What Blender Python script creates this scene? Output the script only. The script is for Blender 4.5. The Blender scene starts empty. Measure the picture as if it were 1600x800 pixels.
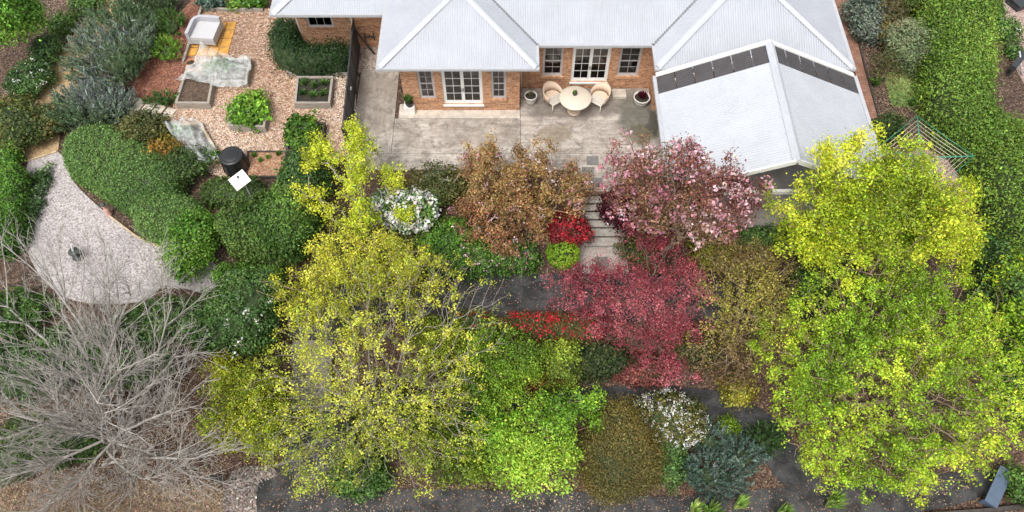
import bpy, bmesh, math, random
import numpy as np
from mathutils import Vector, Matrix

random.seed(11)
rng = np.random.default_rng(11)
scene = bpy.context.scene
COL = scene.collection
R = math.radians

# ------------------------------------------------------------------ camera
H, F, TILT = 22.0, 1150.0, R(30)          # drone height, focal length in photo pixels, angle off straight down
cam_d = bpy.data.cameras.new('camera')
cam = bpy.data.objects.new('camera', cam_d)
COL.objects.link(cam)
cam.location = (0, 0, H)
cam.rotation_euler = (TILT, 0, 0)
cam_d.sensor_width = 36
cam_d.lens = 36 * F / 1600
cam_d.clip_end = 600
scene.camera = cam

# ------------------------------------------------------------------ sky, sun, exposure
SUN_EL, SUN_AZ = R(62), R(-150)            # azimuth measured from +Y towards +X
world = bpy.data.worlds.new('World')
scene.world = world
world.use_nodes = True
wt = world.node_tree
wt.nodes.clear()
w_out = wt.nodes.new('ShaderNodeOutputWorld')
w_bg = wt.nodes.new('ShaderNodeBackground')
w_sky = wt.nodes.new('ShaderNodeTexSky')
w_sky.sky_type = 'NISHITA'
w_sky.sun_disc = False
w_sky.sun_elevation = SUN_EL
w_sky.sun_rotation = SUN_AZ
w_sky.dust_density = 4.0
w_hs = wt.nodes.new('ShaderNodeHueSaturation')
w_hs.inputs['Saturation'].default_value = 0.25
wt.links.new(w_sky.outputs[0], w_hs.inputs['Color'])
wt.links.new(w_hs.outputs[0], w_bg.inputs['Color'])
w_bg.inputs['Strength'].default_value = 0.15
wt.links.new(w_bg.outputs[0], w_out.inputs[0])
sun_d = bpy.data.lights.new('sun', 'SUN')
sun_d.energy = 1.3
sun_d.angle = R(20)
sun_d.color = (1.0, 0.96, 0.9)
sun = bpy.data.objects.new('sun', sun_d)
COL.objects.link(sun)
sdir = Vector((math.sin(SUN_AZ) * math.cos(SUN_EL), math.cos(SUN_AZ) * math.cos(SUN_EL), math.sin(SUN_EL)))
sun.rotation_euler = (-sdir).to_track_quat('-Z', 'Y').to_euler()
sun.location = (0, 0, 40)
scene.view_settings.view_transform = 'Standard'
scene.view_settings.look = 'None'
scene.view_settings.exposure = 0.68
scene.view_settings.gamma = 1.0
scene.view_settings.use_curve_mapping = False

# ------------------------------------------------------------------ photo pixel -> place
CT, ST = math.cos(TILT), math.sin(TILT)
def ray(u, v):
    x, y = (u - 800) / F, -(v - 400) / F
    return x, y * CT + ST, y * ST - CT
def P(u, v, z=0.0):                        # where the pixel meets the level z
    a, b, c = ray(u, v)
    t = (z - H) / c
    return Vector((a * t, b * t, z))
def W(u, v, Y):                            # where the pixel meets the upright plane y = Y
    a, b, c = ray(u, v)
    t = Y / b
    return Vector((a * t, Y, H + c * t))
def ppm(p):                                # photo pixels per metre at a place
    return F / (p[1] * ST + (H - p[2]) * CT)

def sstep(a, b, x):
    t = np.clip((x - a) / (b - a), 0, 1)
    return t * t * (3 - 2 * t)
ZP1, ZLOW, ZL = -1.3, -2.3, -0.3           # upper path, lower garden, left garden levels
def zg(x, y):
    """height of the open ground"""
    x = np.asarray(x, float); y = np.asarray(y, float)
    main = np.interp(y, [-60, 8.9, 10.7, 12.75, 15.5, 200], [ZLOW - .03, ZLOW - .03, ZP1 - .03, ZP1 - .03, -0.03, -0.03])
    left = np.interp(y, [-60, 7.0, 10.6, 200], [ZLOW - .03, ZLOW - .03, ZL - .03, ZL - .03])
    xb = np.interp(y, [9, 13, 15.5, 17], [-9.6, -10.2, -11.2, -15.2])
    k = sstep(0, 1.6, x - xb)
    return left * (1 - k) + main * k
def G(u, v, h=0.0):                        # pixel of a point h metres above the ground
    z = h
    for _ in range(25):
        p = P(u, v, z)
        z = 0.5 * z + 0.5 * (float(zg(p.x, p.y)) + h)
    return P(u, v, z)

# ------------------------------------------------------------------ naming and grouping
def tag(o, label=None, cat=None, group=None, kind=None):
    if label: o['label'] = label
    if cat: o['category'] = cat
    if group: o['group'] = group
    if kind: o['kind'] = kind
    return o
def thing(name, label, cat, loc=(0, 0, 0), rz=0.0, group=None):
    o = bpy.data.objects.new(name, None)
    o.empty_display_size = 0.2
    COL.objects.link(o)
    o.location = loc
    o.rotation_euler = (0, 0, rz)
    return tag(o, label, cat, group)
def add(name, me, parent=None, mat=None, loc=None):
    o = bpy.data.objects.new(name, me)
    if mat is not None and not me.materials: me.materials.append(mat)
    COL.objects.link(o)
    if parent: o.parent = parent
    if loc is not None: o.location = loc
    return o

# ------------------------------------------------------------------ materials
def new_mat(name):
    m = bpy.data.materials.new(name)
    m.use_nodes = True
    t = m.node_tree
    b = t.nodes['Principled BSDF']
    return m, t, b
def nd(t, kind, **kw):
    n = t.nodes.new(kind)
    for k, v in kw.items():
        if k in n.inputs.keys(): n.inputs[k].default_value = v
        else: setattr(n, k, v)
    return n
def ramp(t, fac, stops, interp='LINEAR'):
    n = t.nodes.new('ShaderNodeValToRGB')
    n.color_ramp.interpolation = interp
    e = n.color_ramp.elements
    while len(e) < len(stops): e.new(0.5)
    for i, (p, c) in enumerate(stops):
        e[i].position = p
        e[i].color = (*c, 1) if len(c) == 3 else c
    t.links.new(fac, n.inputs[0])
    return n.outputs[0]
def obj_co(t, scale=(1, 1, 1), rot=(0, 0, 0), space='Object'):
    tc = t.nodes.new('ShaderNodeTexCoord')
    mp = t.nodes.new('ShaderNodeMapping')
    mp.inputs['Scale'].default_value = scale
    mp.inputs['Rotation'].default_value = rot
    t.links.new(tc.outputs[space], mp.inputs[0])
    return mp.outputs[0]
def noise(t, co, scale, detail=4, rough=0.6, dist=0.0):
    n = nd(t, 'ShaderNodeTexNoise', Scale=scale, Detail=detail, Roughness=rough, Distortion=dist)
    t.links.new(co, n.inputs['Vector'])
    return n.outputs['Fac']
def mixc(t, fac, a, b, mode='MIX'):
    n = nd(t, 'ShaderNodeMix', data_type='RGBA', blend_type=mode)
    for s, v in ((0, fac), (6, a), (7, b)):
        if hasattr(v, 'is_output'): t.links.new(v, n.inputs[s])
        elif isinstance(v, (int, float)): n.inputs[s].default_value = v
        else: n.inputs[s].default_value = (*v, 1)
    return n.outputs[2]
def bump(t, b, h, strength=0.5, dist=0.02):
    n = nd(t, 'ShaderNodeBump', Strength=strength, Distance=dist)
    t.links.new(h, n.inputs['Height'])
    t.links.new(n.outputs[0], b.inputs['Normal'])
def solid(name, c, rough=0.6, metal=0.0, var=0.15, scale=6.0, bmp=0.0, space='Object', stretch=(1, 1, 1)):
    """one colour with cloudy variation and a little relief"""
    m, t, b = new_mat(name)
    co = obj_co(t, stretch, space=space)
    f = noise(t, co, scale, 5, 0.65)
    lo = tuple(max(0, x * (1 - var)) for x in c)
    hi = tuple(min(1, x * (1 + var)) for x in c)
    t.links.new(ramp(t, f, [(0.3, lo), (0.7, hi)]), b.inputs['Base Color'])
    b.inputs['Roughness'].default_value = rough
    b.inputs['Metallic'].default_value = metal
    if bmp: bump(t, b, f, bmp, 0.01)
    return m
def speckle(name, stops, cell=30.0, big=0.6, bigamt=0.35, rough=0.9, bdist=0.02, bstr=0.8, stretch=(1, 1, 1)):
    """loose pieces: every Voronoi cell takes a colour of its own, with broad patches over it"""
    m, t, b = new_mat(name)
    co = obj_co(t, stretch)
    n1 = nd(t, 'ShaderNodeTexNoise', Scale=9.0, Detail=2.0)
    t.links.new(co, n1.inputs['Vector'])
    wob = nd(t, 'ShaderNodeVectorMath', operation='MULTIPLY_ADD')
    wob.inputs[1].default_value = (0.06, 0.06, 0.06)
    t.links.new(n1.outputs['Color'], wob.inputs[0]); t.links.new(co, wob.inputs[2])
    v = nd(t, 'ShaderNodeTexVoronoi', Scale=cell, Randomness=1.0)
    t.links.new(wob.outputs[0], v.inputs['Vector'])
    sep = t.nodes.new('ShaderNodeSeparateColor')
    t.links.new(v.outputs['Color'], sep.inputs[0])
    c1 = ramp(t, sep.outputs[0], stops)
    f = noise(t, co, big, 6, 0.7)
    c2 = mixc(t, ramp(t, f, [(0.35, (0, 0, 0)), (0.7, (bigamt,) * 3)]), c1, tuple(x * 0.45 for x in stops[0][1]))
    t.links.new(c2, b.inputs['Base Color'])
    b.inputs['Roughness'].default_value = rough
    mx = nd(t, 'ShaderNodeMath', operation='ADD')
    t.links.new(sep.outputs[1], mx.inputs[0]); t.links.new(v.outputs['Distance'], mx.inputs[1])
    bump(t, b, mx.outputs[0], bstr, bdist)
    return m
def make_leaf(name='leaf', trans=0.28, rough=0.5):
    m, t, b = new_mat(name)
    a = nd(t, 'ShaderNodeAttribute', attribute_name='tint')
    t.links.new(a.outputs['Color'], b.inputs['Base Color'])
    b.inputs['Roughness'].default_value = rough
    b.inputs['Specular IOR Level'].default_value = 0.35
    tr = t.nodes.new('ShaderNodeBsdfTranslucent')
    t.links.new(a.outputs['Color'], tr.inputs['Color'])
    mx = nd(t, 'ShaderNodeMixShader', Fac=trans)
    t.links.new(b.outputs[0], mx.inputs[1]); t.links.new(tr.outputs[0], mx.inputs[2])
    t.links.new(mx.outputs[0], t.nodes['Material Output'].inputs['Surface'])
    return m
M = {}
M['leaf'] = make_leaf('leaf', 0.26)
M['bits'] = make_leaf('loose_bits', 0.0, 0.9)
M['bark_grey'] = solid('bark_grey', (0.30, 0.265, 0.225), 0.85, var=0.45, scale=9, bmp=0.4)
M['bark_pale'] = solid('bark_pale', (0.35, 0.322, 0.29), 0.85, var=0.5, scale=7, bmp=0.3)
M['bark_tan'] = solid('bark_tan', (0.27, 0.20, 0.13), 0.85, var=0.4, scale=9, bmp=0.4)
M['bark_dark'] = solid('bark_dark', (0.13, 0.095, 0.07), 0.9, var=0.4, scale=9, bmp=0.4)
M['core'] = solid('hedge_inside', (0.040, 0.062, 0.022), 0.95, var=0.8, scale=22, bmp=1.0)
def roof_mat(name, c):
    m, t, b = new_mat(name)
    co = obj_co(t)
    f = noise(t, co, 0.8, 6, 0.7)
    f2 = noise(t, obj_co(t, (1, 1, 4)), 5.0, 5, 0.75)
    col = ramp(t, f, [(0.3, tuple(x * 0.90 for x in c)), (0.7, tuple(min(1, x * 1.06) for x in c))])
    col = mixc(t, ramp(t, f2, [(0.55, (0, 0, 0)), (0.75, (0.28,) * 3)]), col, (0.20, 0.19, 0.175))
    t.links.new(col, b.inputs['Base Color'])
    b.inputs['Roughness'].default_value = 0.45
    return m
M['roof'] = roof_mat('painted_roof_steel', (0.385, 0.40, 0.44))
M['flash'] = roof_mat('roof_flashing', (0.46, 0.48, 0.51))
M['valley'] = solid('valley_steel', (0.17, 0.175, 0.185), 0.5, var=0.15, scale=4)
M['gutter'] = solid('gutter_paint', (0.42, 0.43, 0.45), 0.4, var=0.08, scale=4)
M['white'] = solid('white_paint', (0.78, 0.77, 0.74), 0.45, var=0.05, scale=5)
M['winframe'] = solid('grey_window_frame', (0.46, 0.43, 0.42), 0.5, var=0.08, scale=5)
M['reflection_sheet'] = solid('tan_reflection_sheet', (0.66, 0.62, 0.52), 0.9, var=0.25, scale=2.5)  # tan of the patio mirrored in the door panes, put into the colour
M['cream'] = solid('cream_trim', (0.70, 0.66, 0.58), 0.5, var=0.08, scale=5)
M['poly'] = solid('smoky_roof_sheet', (0.060, 0.054, 0.056), 0.5, var=0.2, scale=3)
M['char'] = solid('charcoal_steel', (0.035, 0.04, 0.045), 0.5, var=0.25, scale=5)
M['blackplastic'] = solid('black_plastic', (0.018, 0.019, 0.02), 0.38, var=0.3, scale=8)
M['timber'] = solid('weathered_sleeper', (0.30, 0.265, 0.225), 0.9, var=0.35, scale=4, bmp=0.5, stretch=(1, 6, 6))
M['timber2'] = solid('pale_timber_edge', (0.50, 0.38, 0.24), 0.85, var=0.3, scale=5, bmp=0.4)
M['darktimber'] = solid('dark_timber', (0.055, 0.045, 0.038), 0.85, var=0.4, scale=5, bmp=0.4)
M['stone'] = solid('step_stone', (0.36, 0.33, 0.295), 0.85, var=0.3, scale=7, bmp=0.3)
M['stone2'] = solid('mossy_step_stone', (0.20, 0.185, 0.155), 0.9, var=0.5, scale=5, bmp=0.5)
M['paver'] = solid('grey_paver', (0.17, 0.16, 0.15), 0.9, var=0.25, scale=8, bmp=0.3)
M['sleeperpale'] = solid('pale_sleeper', (0.52, 0.46, 0.38), 0.9, var=0.25, scale=5, bmp=0.4)
M['yellowtile'] = solid('ochre_tile', (0.50, 0.255, 0.05), 0.8, var=0.35, scale=4, bmp=0.2)
M['lounge'] = solid('grey_resin_lounge', (0.40, 0.40, 0.42), 0.6, var=0.06, scale=20, bmp=0.15)
M['cushion'] = solid('pale_grey_cushion', (0.47, 0.465, 0.475), 0.85, var=0.06, scale=9, bmp=0.2)
M['tabletop'] = solid('sandy_tabletop', (0.62, 0.54, 0.44), 0.6, var=0.10, scale=14)
M['wicker'] = solid('beige_wicker', (0.60, 0.46, 0.35), 0.8, var=0.15, scale=40, bmp=0.4)
M['pot_white'] = solid('white_pot', (0.66, 0.64, 0.60), 0.6, var=0.12, scale=8)
M['pot_dark'] = solid('dark_pot', (0.05, 0.045, 0.04), 0.7, var=0.2, scale=8)
M['soil'] = speckle('bed_soil', [(0, (0.05, 0.032, 0.022)), (0.5, (0.10, 0.065, 0.042)), (1, (0.19, 0.13, 0.085))], 26, 1.5)
M['soil_dark'] = speckle('dark_soil', [(0, (0.018, 0.016, 0.011)), (0.6, (0.035, 0.03, 0.02)), (1, (0.07, 0.06, 0.04))], 26, 1.5)
M['soil_pink'] = speckle('straw_soil', [(0, (0.22, 0.11, 0.06)), (0.5, (0.40, 0.21, 0.12)), (1, (0.55, 0.36, 0.24))], 24, 1.5)
M['green_metal'] = solid('green_metal', (0.05, 0.24, 0.15), 0.4, var=0.15, scale=6)
M['line'] = solid('clothes_line_cord', (0.55, 0.50, 0.40), 0.7, var=0.15, scale=6)
M['bench'] = solid('blue_grey_bench', (0.085, 0.12, 0.175), 0.5, var=0.12, scale=6)
M['interior'] = solid('room_plaster', (0.60, 0.55, 0.48), 0.9, var=0.08, scale=1)
M['curtain'] = solid('grey_curtain', (0.72, 0.74, 0.78), 0.9, var=0.12, scale=6)
M['dust'] = solid('dark_ornament', (0.06, 0.07, 0.065), 0.6, var=0.3, scale=20)
M['skin_clay'] = solid('pink_clay', (0.62, 0.35, 0.30), 0.7, var=0.15, scale=20)
M['terracotta'] = solid('terracotta', (0.42, 0.17, 0.09), 0.8, var=0.2, scale=8)
M['mulch'] = speckle('bark_mulch', [(0, (0.040, 0.025, 0.018)), (0.45, (0.095, 0.055, 0.038)), (0.8, (0.17, 0.105, 0.07)), (1, (0.28, 0.20, 0.14))], 17, 0.5, 0.5, bdist=0.04)
M['redmulch'] = speckle('red_mulch', [(0, (0.13, 0.05, 0.03)), (0.5, (0.24, 0.10, 0.06)), (1, (0.38, 0.21, 0.14))], 20, 0.8, 0.5, bdist=0.03)
M['chips'] = speckle('wood_chips', [(0, (0.20, 0.11, 0.07)), (0.3, (0.40, 0.24, 0.16)), (0.65, (0.58, 0.40, 0.29)), (1, (0.74, 0.60, 0.48))], 17, 0.45, 0.22, bdist=0.035, bstr=1.0)
M['gravel'] = speckle('pale_gravel', [(0, (0.26, 0.225, 0.215)), (0.4, (0.43, 0.385, 0.375)), (1, (0.62, 0.575, 0.56))], 24, 0.5, 0.30, bdist=0.012)
M['gold'] = speckle('gold_path_gravel', [(0, (0.34, 0.21, 0.10)), (0.5, (0.50, 0.34, 0.18)), (1, (0.62, 0.46, 0.28))], 40, 0.7, 0.25, bdist=0.006)
M['pinkpave'] = None

def path_black():
    m, t, b = new_mat('black_path')
    co = obj_co(t)
    f1 = noise(t, co, 1.7, 6, 0.72, 0.5)
    f2 = noise(t, co, 38, 3, 0.7)
    c1 = ramp(t, f1, [(0.42, (0.004, 0.004, 0.005)), (0.50, (0.028, 0.028, 0.030)), (0.62, (0.066, 0.065, 0.066))])
    c2 = mixc(t, 0.25, c1, ramp(t, f2, [(0.35, (0.012, 0.012, 0.012)), (0.65, (0.12, 0.118, 0.115))]))
    t.links.new(c2, b.inputs['Base Color'])
    b.inputs['Roughness'].default_value = 0.85
    bump(t, b, f2, 0.6, 0.012)
    return m
M['blackpath'] = path_black()

def concrete(name, lines_rot, stains):
    """broom-finished patio slab: fine dragged lines, cloudy grime, damp stains of their own shape"""
    m, t, b = new_mat(name)
    co = obj_co(t)
    base = ramp(t, noise(t, co, 0.9, 7, 0.7, 0.4), [(0.3, (0.26, 0.225, 0.19)), (0.5, (0.46, 0.41, 0.36)), (0.70, (0.62, 0.57, 0.51))])
    drag = obj_co(t, (1.1, 6.5, 1) if lines_rot == 0 else (6.5, 1.1, 1))
    fl = noise(t, drag, 1.0, 6, 0.75)
    c = mixc(t, ramp(t, fl, [(0.42, (0.46,) * 3), (0.58, (0, 0, 0))]), base, (0.17, 0.138, 0.112))
    blot = noise(t, co, 2.3, 7, 0.8, 0.8)
    c = mixc(t, ramp(t, blot, [(0.48, (0, 0, 0)), (0.62, (0.72,) * 3)]), c, (0.125, 0.105, 0.088))
    c = mixc(t, ramp(t, noise(t, co, 3.1, 6, 0.75), [(0.56, (0, 0, 0)), (0.70, (0.5,) * 3)]), c, (0.66, 0.61, 0.55))
    fine = noise(t, co, 22, 4, 0.75)
    c = mixc(t, ramp(t, fine, [(0.52, (0, 0, 0)), (0.68, (0.55,) * 3)]), c, (0.15, 0.13, 0.11))
    geo = t.nodes.new('ShaderNodeNewGeometry')
    nz = nd(t, 'ShaderNodeTexNoise', Scale=1.6, Detail=4.0)
    t.links.new(geo.outputs['Position'], nz.inputs['Vector'])
    wob = nd(t, 'ShaderNodeVectorMath', operation='MULTIPLY_ADD')
    wob.inputs[1].default_value = (0.9, 0.9, 0)
    t.links.new(nz.outputs['Color'], wob.inputs[0]); t.links.new(geo.outputs['Position'], wob.inputs[2])
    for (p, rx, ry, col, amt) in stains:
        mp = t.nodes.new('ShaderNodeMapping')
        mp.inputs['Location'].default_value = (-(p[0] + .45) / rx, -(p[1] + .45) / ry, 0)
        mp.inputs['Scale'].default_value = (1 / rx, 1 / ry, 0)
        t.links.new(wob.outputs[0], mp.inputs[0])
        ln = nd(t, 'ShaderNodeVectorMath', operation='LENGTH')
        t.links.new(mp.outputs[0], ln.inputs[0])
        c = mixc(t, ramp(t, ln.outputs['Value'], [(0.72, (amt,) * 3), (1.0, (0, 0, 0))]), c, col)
    t.links.new(c, b.inputs['Base Color'])
    b.inputs['Roughness'].default_value = 0.82
    bump(t, b, fl, 0.25, 0.01)
    return m
def brick(name, ax):
    m, t, b = new_mat(name)
    tc = t.nodes.new('ShaderNodeTexCoord')
    sp = t.nodes.new('ShaderNodeSeparateXYZ')
    cb = t.nodes.new('ShaderNodeCombineXYZ')
    t.links.new(tc.outputs['Object'], sp.inputs[0])
    t.links.new(sp.outputs[ax], cb.inputs[0]); t.links.new(sp.outputs[1 if ax == 'flat' else 'Z'], cb.inputs[1])
    br = nd(t, 'ShaderNodeTexBrick', Scale=1.0)
    br.inputs['Color1'].default_value = (0.27, 0.105, 0.045, 1)
    br.inputs['Color2'].default_value = (0.60, 0.31, 0.155, 1)
    br.inputs['Mortar'].default_value = (0.50, 0.38, 0.28, 1)
    br.inputs['Mortar Size'].default_value = 0.010
    br.inputs['Brick Width'].default_value = 0.24
    br.inputs['Row Height'].default_value = 0.086
    br.offset = 0.5
    t.links.new(cb.outputs[0], br.inputs['Vector'])
    f = noise(t, tc.outputs['Object'], 2.2, 6, 0.7)
    f3 = noise(t, obj_co(t, (1, 1, 2.6)), 7, 3, 0.8)
    c = mixc(t, ramp(t, f, [(0.35, (0.4,) * 3), (0.65, (0, 0, 0))]), br.outputs['Color'], (0.42, 0.18, 0.08))
    c = mixc(t, ramp(t, f3, [(0.52, (0, 0, 0)), (0.62, (0.6,) * 3)]), c, (0.72, 0.47, 0.29))
    c = mixc(t, ramp(t, f3, [(0.38, (0.6,) * 3), (0.46, (0, 0, 0))]), c, (0.24, 0.10, 0.05))
    t.links.new(c, b.inputs['Base Color'])
    b.inputs['Roughness'].default_value = 0.9
    inv = nd(t, 'ShaderNodeMath', operation='SUBTRACT'); inv.inputs[0].default_value = 1
    t.links.new(br.outputs['Fac'], inv.inputs[1])
    bump(t, b, inv.outputs[0], 0.6, 0.01)
    return m
M['brick_x'] = brick('house_brick', 'X')
M['brick_y'] = brick('house_brick_side', 'Y')
def paving(name, c1, c2, mortar, w, h, rot):
    m, t, b = new_mat(name)
    co = obj_co(t, rot=(0, 0, rot))
    br = nd(t, 'ShaderNodeTexBrick', Scale=1.0)
    br.inputs['Color1'].default_value = (*c1, 1); br.inputs['Color2'].default_value = (*c2, 1)
    br.inputs['Mortar'].default_value = (*mortar, 1)
    br.inputs['Mortar Size'].default_value = 0.008
    br.inputs['Brick Width'].default_value = w; br.inputs['Row Height'].default_value = h
    t.links.new(co, br.inputs['Vector'])
    f = noise(t, co, 3, 5, 0.7)
    c = mixc(t, ramp(t, f, [(0.4, (0, 0, 0)), (0.7, (0.6,) * 3)]), br.outputs['Color'], tuple(x * 0.45 for x in c1))
    t.links.new(c, b.inputs['Base Color'])
    b.inputs['Roughness'].default_value = 0.9
    inv = nd(t, 'ShaderNodeMath', operation='SUBTRACT'); inv.inputs[0].default_value = 1
    t.links.new(br.outputs['Fac'], inv.inputs[1])
    bump(t, b, inv.outputs[0], 0.6, 0.01)
    return m
M['pinkpave'] = paving('pink_brick_paving', (0.40, 0.27, 0.23), (0.50, 0.38, 0.33), (0.16, 0.12, 0.10), 0.23, 0.115, R(35))
M['redpave'] = paving('red_brick_paving', (0.28, 0.13, 0.085), (0.36, 0.20, 0.14), (0.14, 0.10, 0.08), 0.23, 0.115, R(0))
def glass():
    m, t, b = new_mat('window_glass')
    tr = t.nodes.new('ShaderNodeBsdfTransparent'); tr.inputs[0].default_value = (0.80, 0.84, 0.88, 1)
    gl = nd(t, 'ShaderNodeBsdfGlossy', Roughness=0.02)
    fr = nd(t, 'ShaderNodeFresnel', IOR=2.1)
    mx = t.nodes.new('ShaderNodeMixShader')
    t.links.new(fr.outputs[0], mx.inputs[0]); t.links.new(tr.outputs[0], mx.inputs[1]); t.links.new(gl.outputs[0], mx.inputs[2])
    t.links.new(mx.outputs[0], t.nodes['Material Output'].inputs['Surface'])
    return m
M['glass'] = glass()
def netting():
    m, t, b = new_mat('white_netting')
    b.inputs['Base Color'].default_value = (0.72, 0.75, 0.74, 1)
    b.inputs['Roughness'].default_value = 0.7
    f = noise(t, obj_co(t), 5, 5, 0.7)
    tr = t.nodes.new('ShaderNodeBsdfTransparent')
    mx = t.nodes.new('ShaderNodeMixShader')
    t.links.new(ramp(t, f, [(0.35, (0.18,) * 3), (0.65, (0.50,) * 3)]), mx.inputs[0])
    t.links.new(tr.outputs[0], mx.inputs[1]); t.links.new(b.outputs[0], mx.inputs[2])
    t.links.new(mx.outputs[0], t.nodes['Material Output'].inputs['Surface'])
    return m
M['net'] = netting()

# ------------------------------------------------------------------ mesh helpers
def np_mesh(name, verts, faces, tint=None, smooth=False):
    me = bpy.data.meshes.new(name)
    n, k = faces.shape
    me.vertices.add(len(verts)); me.vertices.foreach_set('co', np.ascontiguousarray(verts, np.float32).ravel())
    me.loops.add(n * k); me.loops.foreach_set('vertex_index', np.ascontiguousarray(faces, np.int32).ravel())
    me.polygons.add(n); me.polygons.foreach_set('loop_start', np.arange(0, n * k, k, dtype=np.int32))
    me.polygons.foreach_set('loop_total', np.full(n, k, np.int32))
    if smooth: me.polygons.foreach_set('use_smooth', np.ones(n, bool))
    if tint is not None:
        a = me.color_attributes.new('tint', 'FLOAT_COLOR', 'POINT')
        a.data.foreach_set('color', np.ascontiguousarray(np.c_[tint, np.ones(len(tint))], np.float32).ravel())
    me.update(calc_edges=True)
    return me
class MB:
    """collects boxes, tubes, lathes and sheets into one mesh"""
    def __init__(s): s.bm = bmesh.new()
    def box(s, lo, hi, rz=0.0, piv=None):
        vs = [s.bm.verts.new((x, y, z)) for z in (lo[2], hi[2]) for y in (lo[1], hi[1]) for x in (lo[0], hi[0])]
        for f in ((0, 2, 3, 1), (4, 5, 7, 6), (0, 1, 5, 4), (2, 6, 7, 3), (0, 4, 6, 2), (1, 3, 7, 5)):
            s.bm.faces.new([vs[i] for i in f])
        if rz:
            c = piv or ((lo[0] + hi[0]) / 2, (lo[1] + hi[1]) / 2, 0)
            bmesh.ops.rotate(s.bm, verts=vs, cent=c, matrix=Matrix.Rotation(rz, 3, 'Z'))
        return s
    def bar(s, a, b, w, h=None):
        """square bar from a to b"""
        a, b = Vector(a), Vector(b); h = h or w
        d = (b - a).normalized()
        up = Vector((0, 0, 1)) if abs(d.z) < 0.95 else Vector((0, 1, 0))
        sd = d.cross(up).normalized(); up = sd.cross(d)
        vs = [s.bm.verts.new(p + sd * (i * w / 2) + up * (j * h / 2)) for p in (a, b) for j in (-1, 1) for i in (-1, 1)]
        for f in ((0, 1, 3, 2), (4, 6, 7, 5), (0, 4, 5, 1), (2, 3, 7, 6), (0, 2, 6, 4), (1, 5, 7, 3)):
            s.bm.faces.new([vs[i] for i in f])
        return s
    def tube(s, pts, r, n=8, closed=False):
        pts = [Vector(p) for p in pts]; rings = []
        for i, p in enumerate(pts):
            a = pts[i - 1] if (i or closed) else p
            b = pts[(i + 1) % len(pts)] if (i < len(pts) - 1 or closed) else p
            d = (b - a).normalized()
            up = Vector((0, 0, 1)) if abs(d.z) < 0.9 else Vector((0, 1, 0))
            sd = d.cross(up).normalized(); up = sd.cross(d)
            rr = r[i] if isinstance(r, (list, tuple)) else r
            rings.append([s.bm.verts.new(p + (sd * math.cos(2 * math.pi * k / n) + up * math.sin(2 * math.pi * k / n)) * rr) for k in range(n)])
        m = len(rings)
        for i in range(m if closed else m - 1):
            A, B = rings[i], rings[(i + 1) % m]
            for k in range(n): s.bm.faces.new((A[k], A[(k + 1) % n], B[(k + 1) % n], B[k])).smooth = True
        if not closed: s.bm.faces.new(rings[0][::-1]); s.bm.faces.new(rings[-1])
        return s
    def lathe(s, prof, n=28, c=(0, 0, 0), sq=1.0):
        rings = [[s.bm.verts.new((c[0] + r * math.cos(2 * math.pi * k / n), c[1] + r * sq * math.sin(2 * math.pi * k / n), c[2] + z)) for k in range(n)] for r, z in prof]
        for A, B in zip(rings, rings[1:]):
            for k in range(n): s.bm.faces.new((A[k], A[(k + 1) % n], B[(k + 1) % n], B[k])).smooth = True
        s.bm.faces.new(rings[0][::-1]); s.bm.faces.new(rings[-1])
        return s
    def prism(s, poly, z0, z1):
        """upright prism over a plan outline"""
        a = [s.bm.verts.new((p[0], p[1], z0)) for p in poly]; b = [s.bm.verts.new((p[0], p[1], z1)) for p in poly]
        n = len(poly)
        for i in range(n): s.bm.faces.new((a[i], a[(i + 1) % n], b[(i + 1) % n], b[i]))
        s.bm.faces.new(b); s.bm.faces.new(a[::-1])
        return s
    def face(s, pts):
        s.bm.faces.new([s.bm.verts.new(p) for p in pts]); return s
    def mesh(s, name, mat, bevel=0.0, seg=2):
        if bevel: bmesh.ops.bevel(s.bm, geom=[e for e in s.bm.edges if len(e.link_faces) == 2 and e.calc_face_angle(0) > 0.5], offset=bevel, segments=seg, affect='EDGES', profile=0.6)
        bmesh.ops.recalc_face_normals(s.bm, faces=s.bm.faces)
        me = bpy.data.meshes.new(name); s.bm.to_mesh(me); s.bm.free()
        me.materials.append(mat)
        return me
    def build(s, name, mat, parent=None, bevel=0.0, seg=2, loc=None):
        return add(name, s.mesh(name, mat, bevel, seg), parent, loc=loc)

def smooth_poly(pts, k=4, closed=True):
    """Catmull-Rom through the points"""
    n = len(pts); out = []
    for i in range(n if closed else n - 1):
        g = lambda j: Vector(pts[j % n] if closed else pts[min(max(j, 0), n - 1)])
        p0, p1, p2, p3 = g(i - 1), g(i), g(i + 1), g(i + 2)
        for q in range(k):
            t = q / k
            out.append(0.5 * (2 * p1 + (p2 - p0) * t + (2 * p0 - 5 * p1 + 4 * p2 - p3) * t * t + (3 * p1 - p0 - 3 * p2 + p3) * t ** 3))
    if not closed: out.append(Vector(pts[-1]))
    return out
def inside(poly, x, y):
    """points in polygon, vectorised"""
    r = np.zeros(np.shape(x), bool); n = len(poly)
    for i in range(n):
        x0, y0 = poly[i][0], poly[i][1]; x1, y1 = poly[i - 1][0], poly[i - 1][1]
        c = ((y0 > y) != (y1 > y)) & (x < (x1 - x0) * (y - y0) / ((y1 - y0) or 1e-9) + x0)
        r ^= c
    return r

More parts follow.
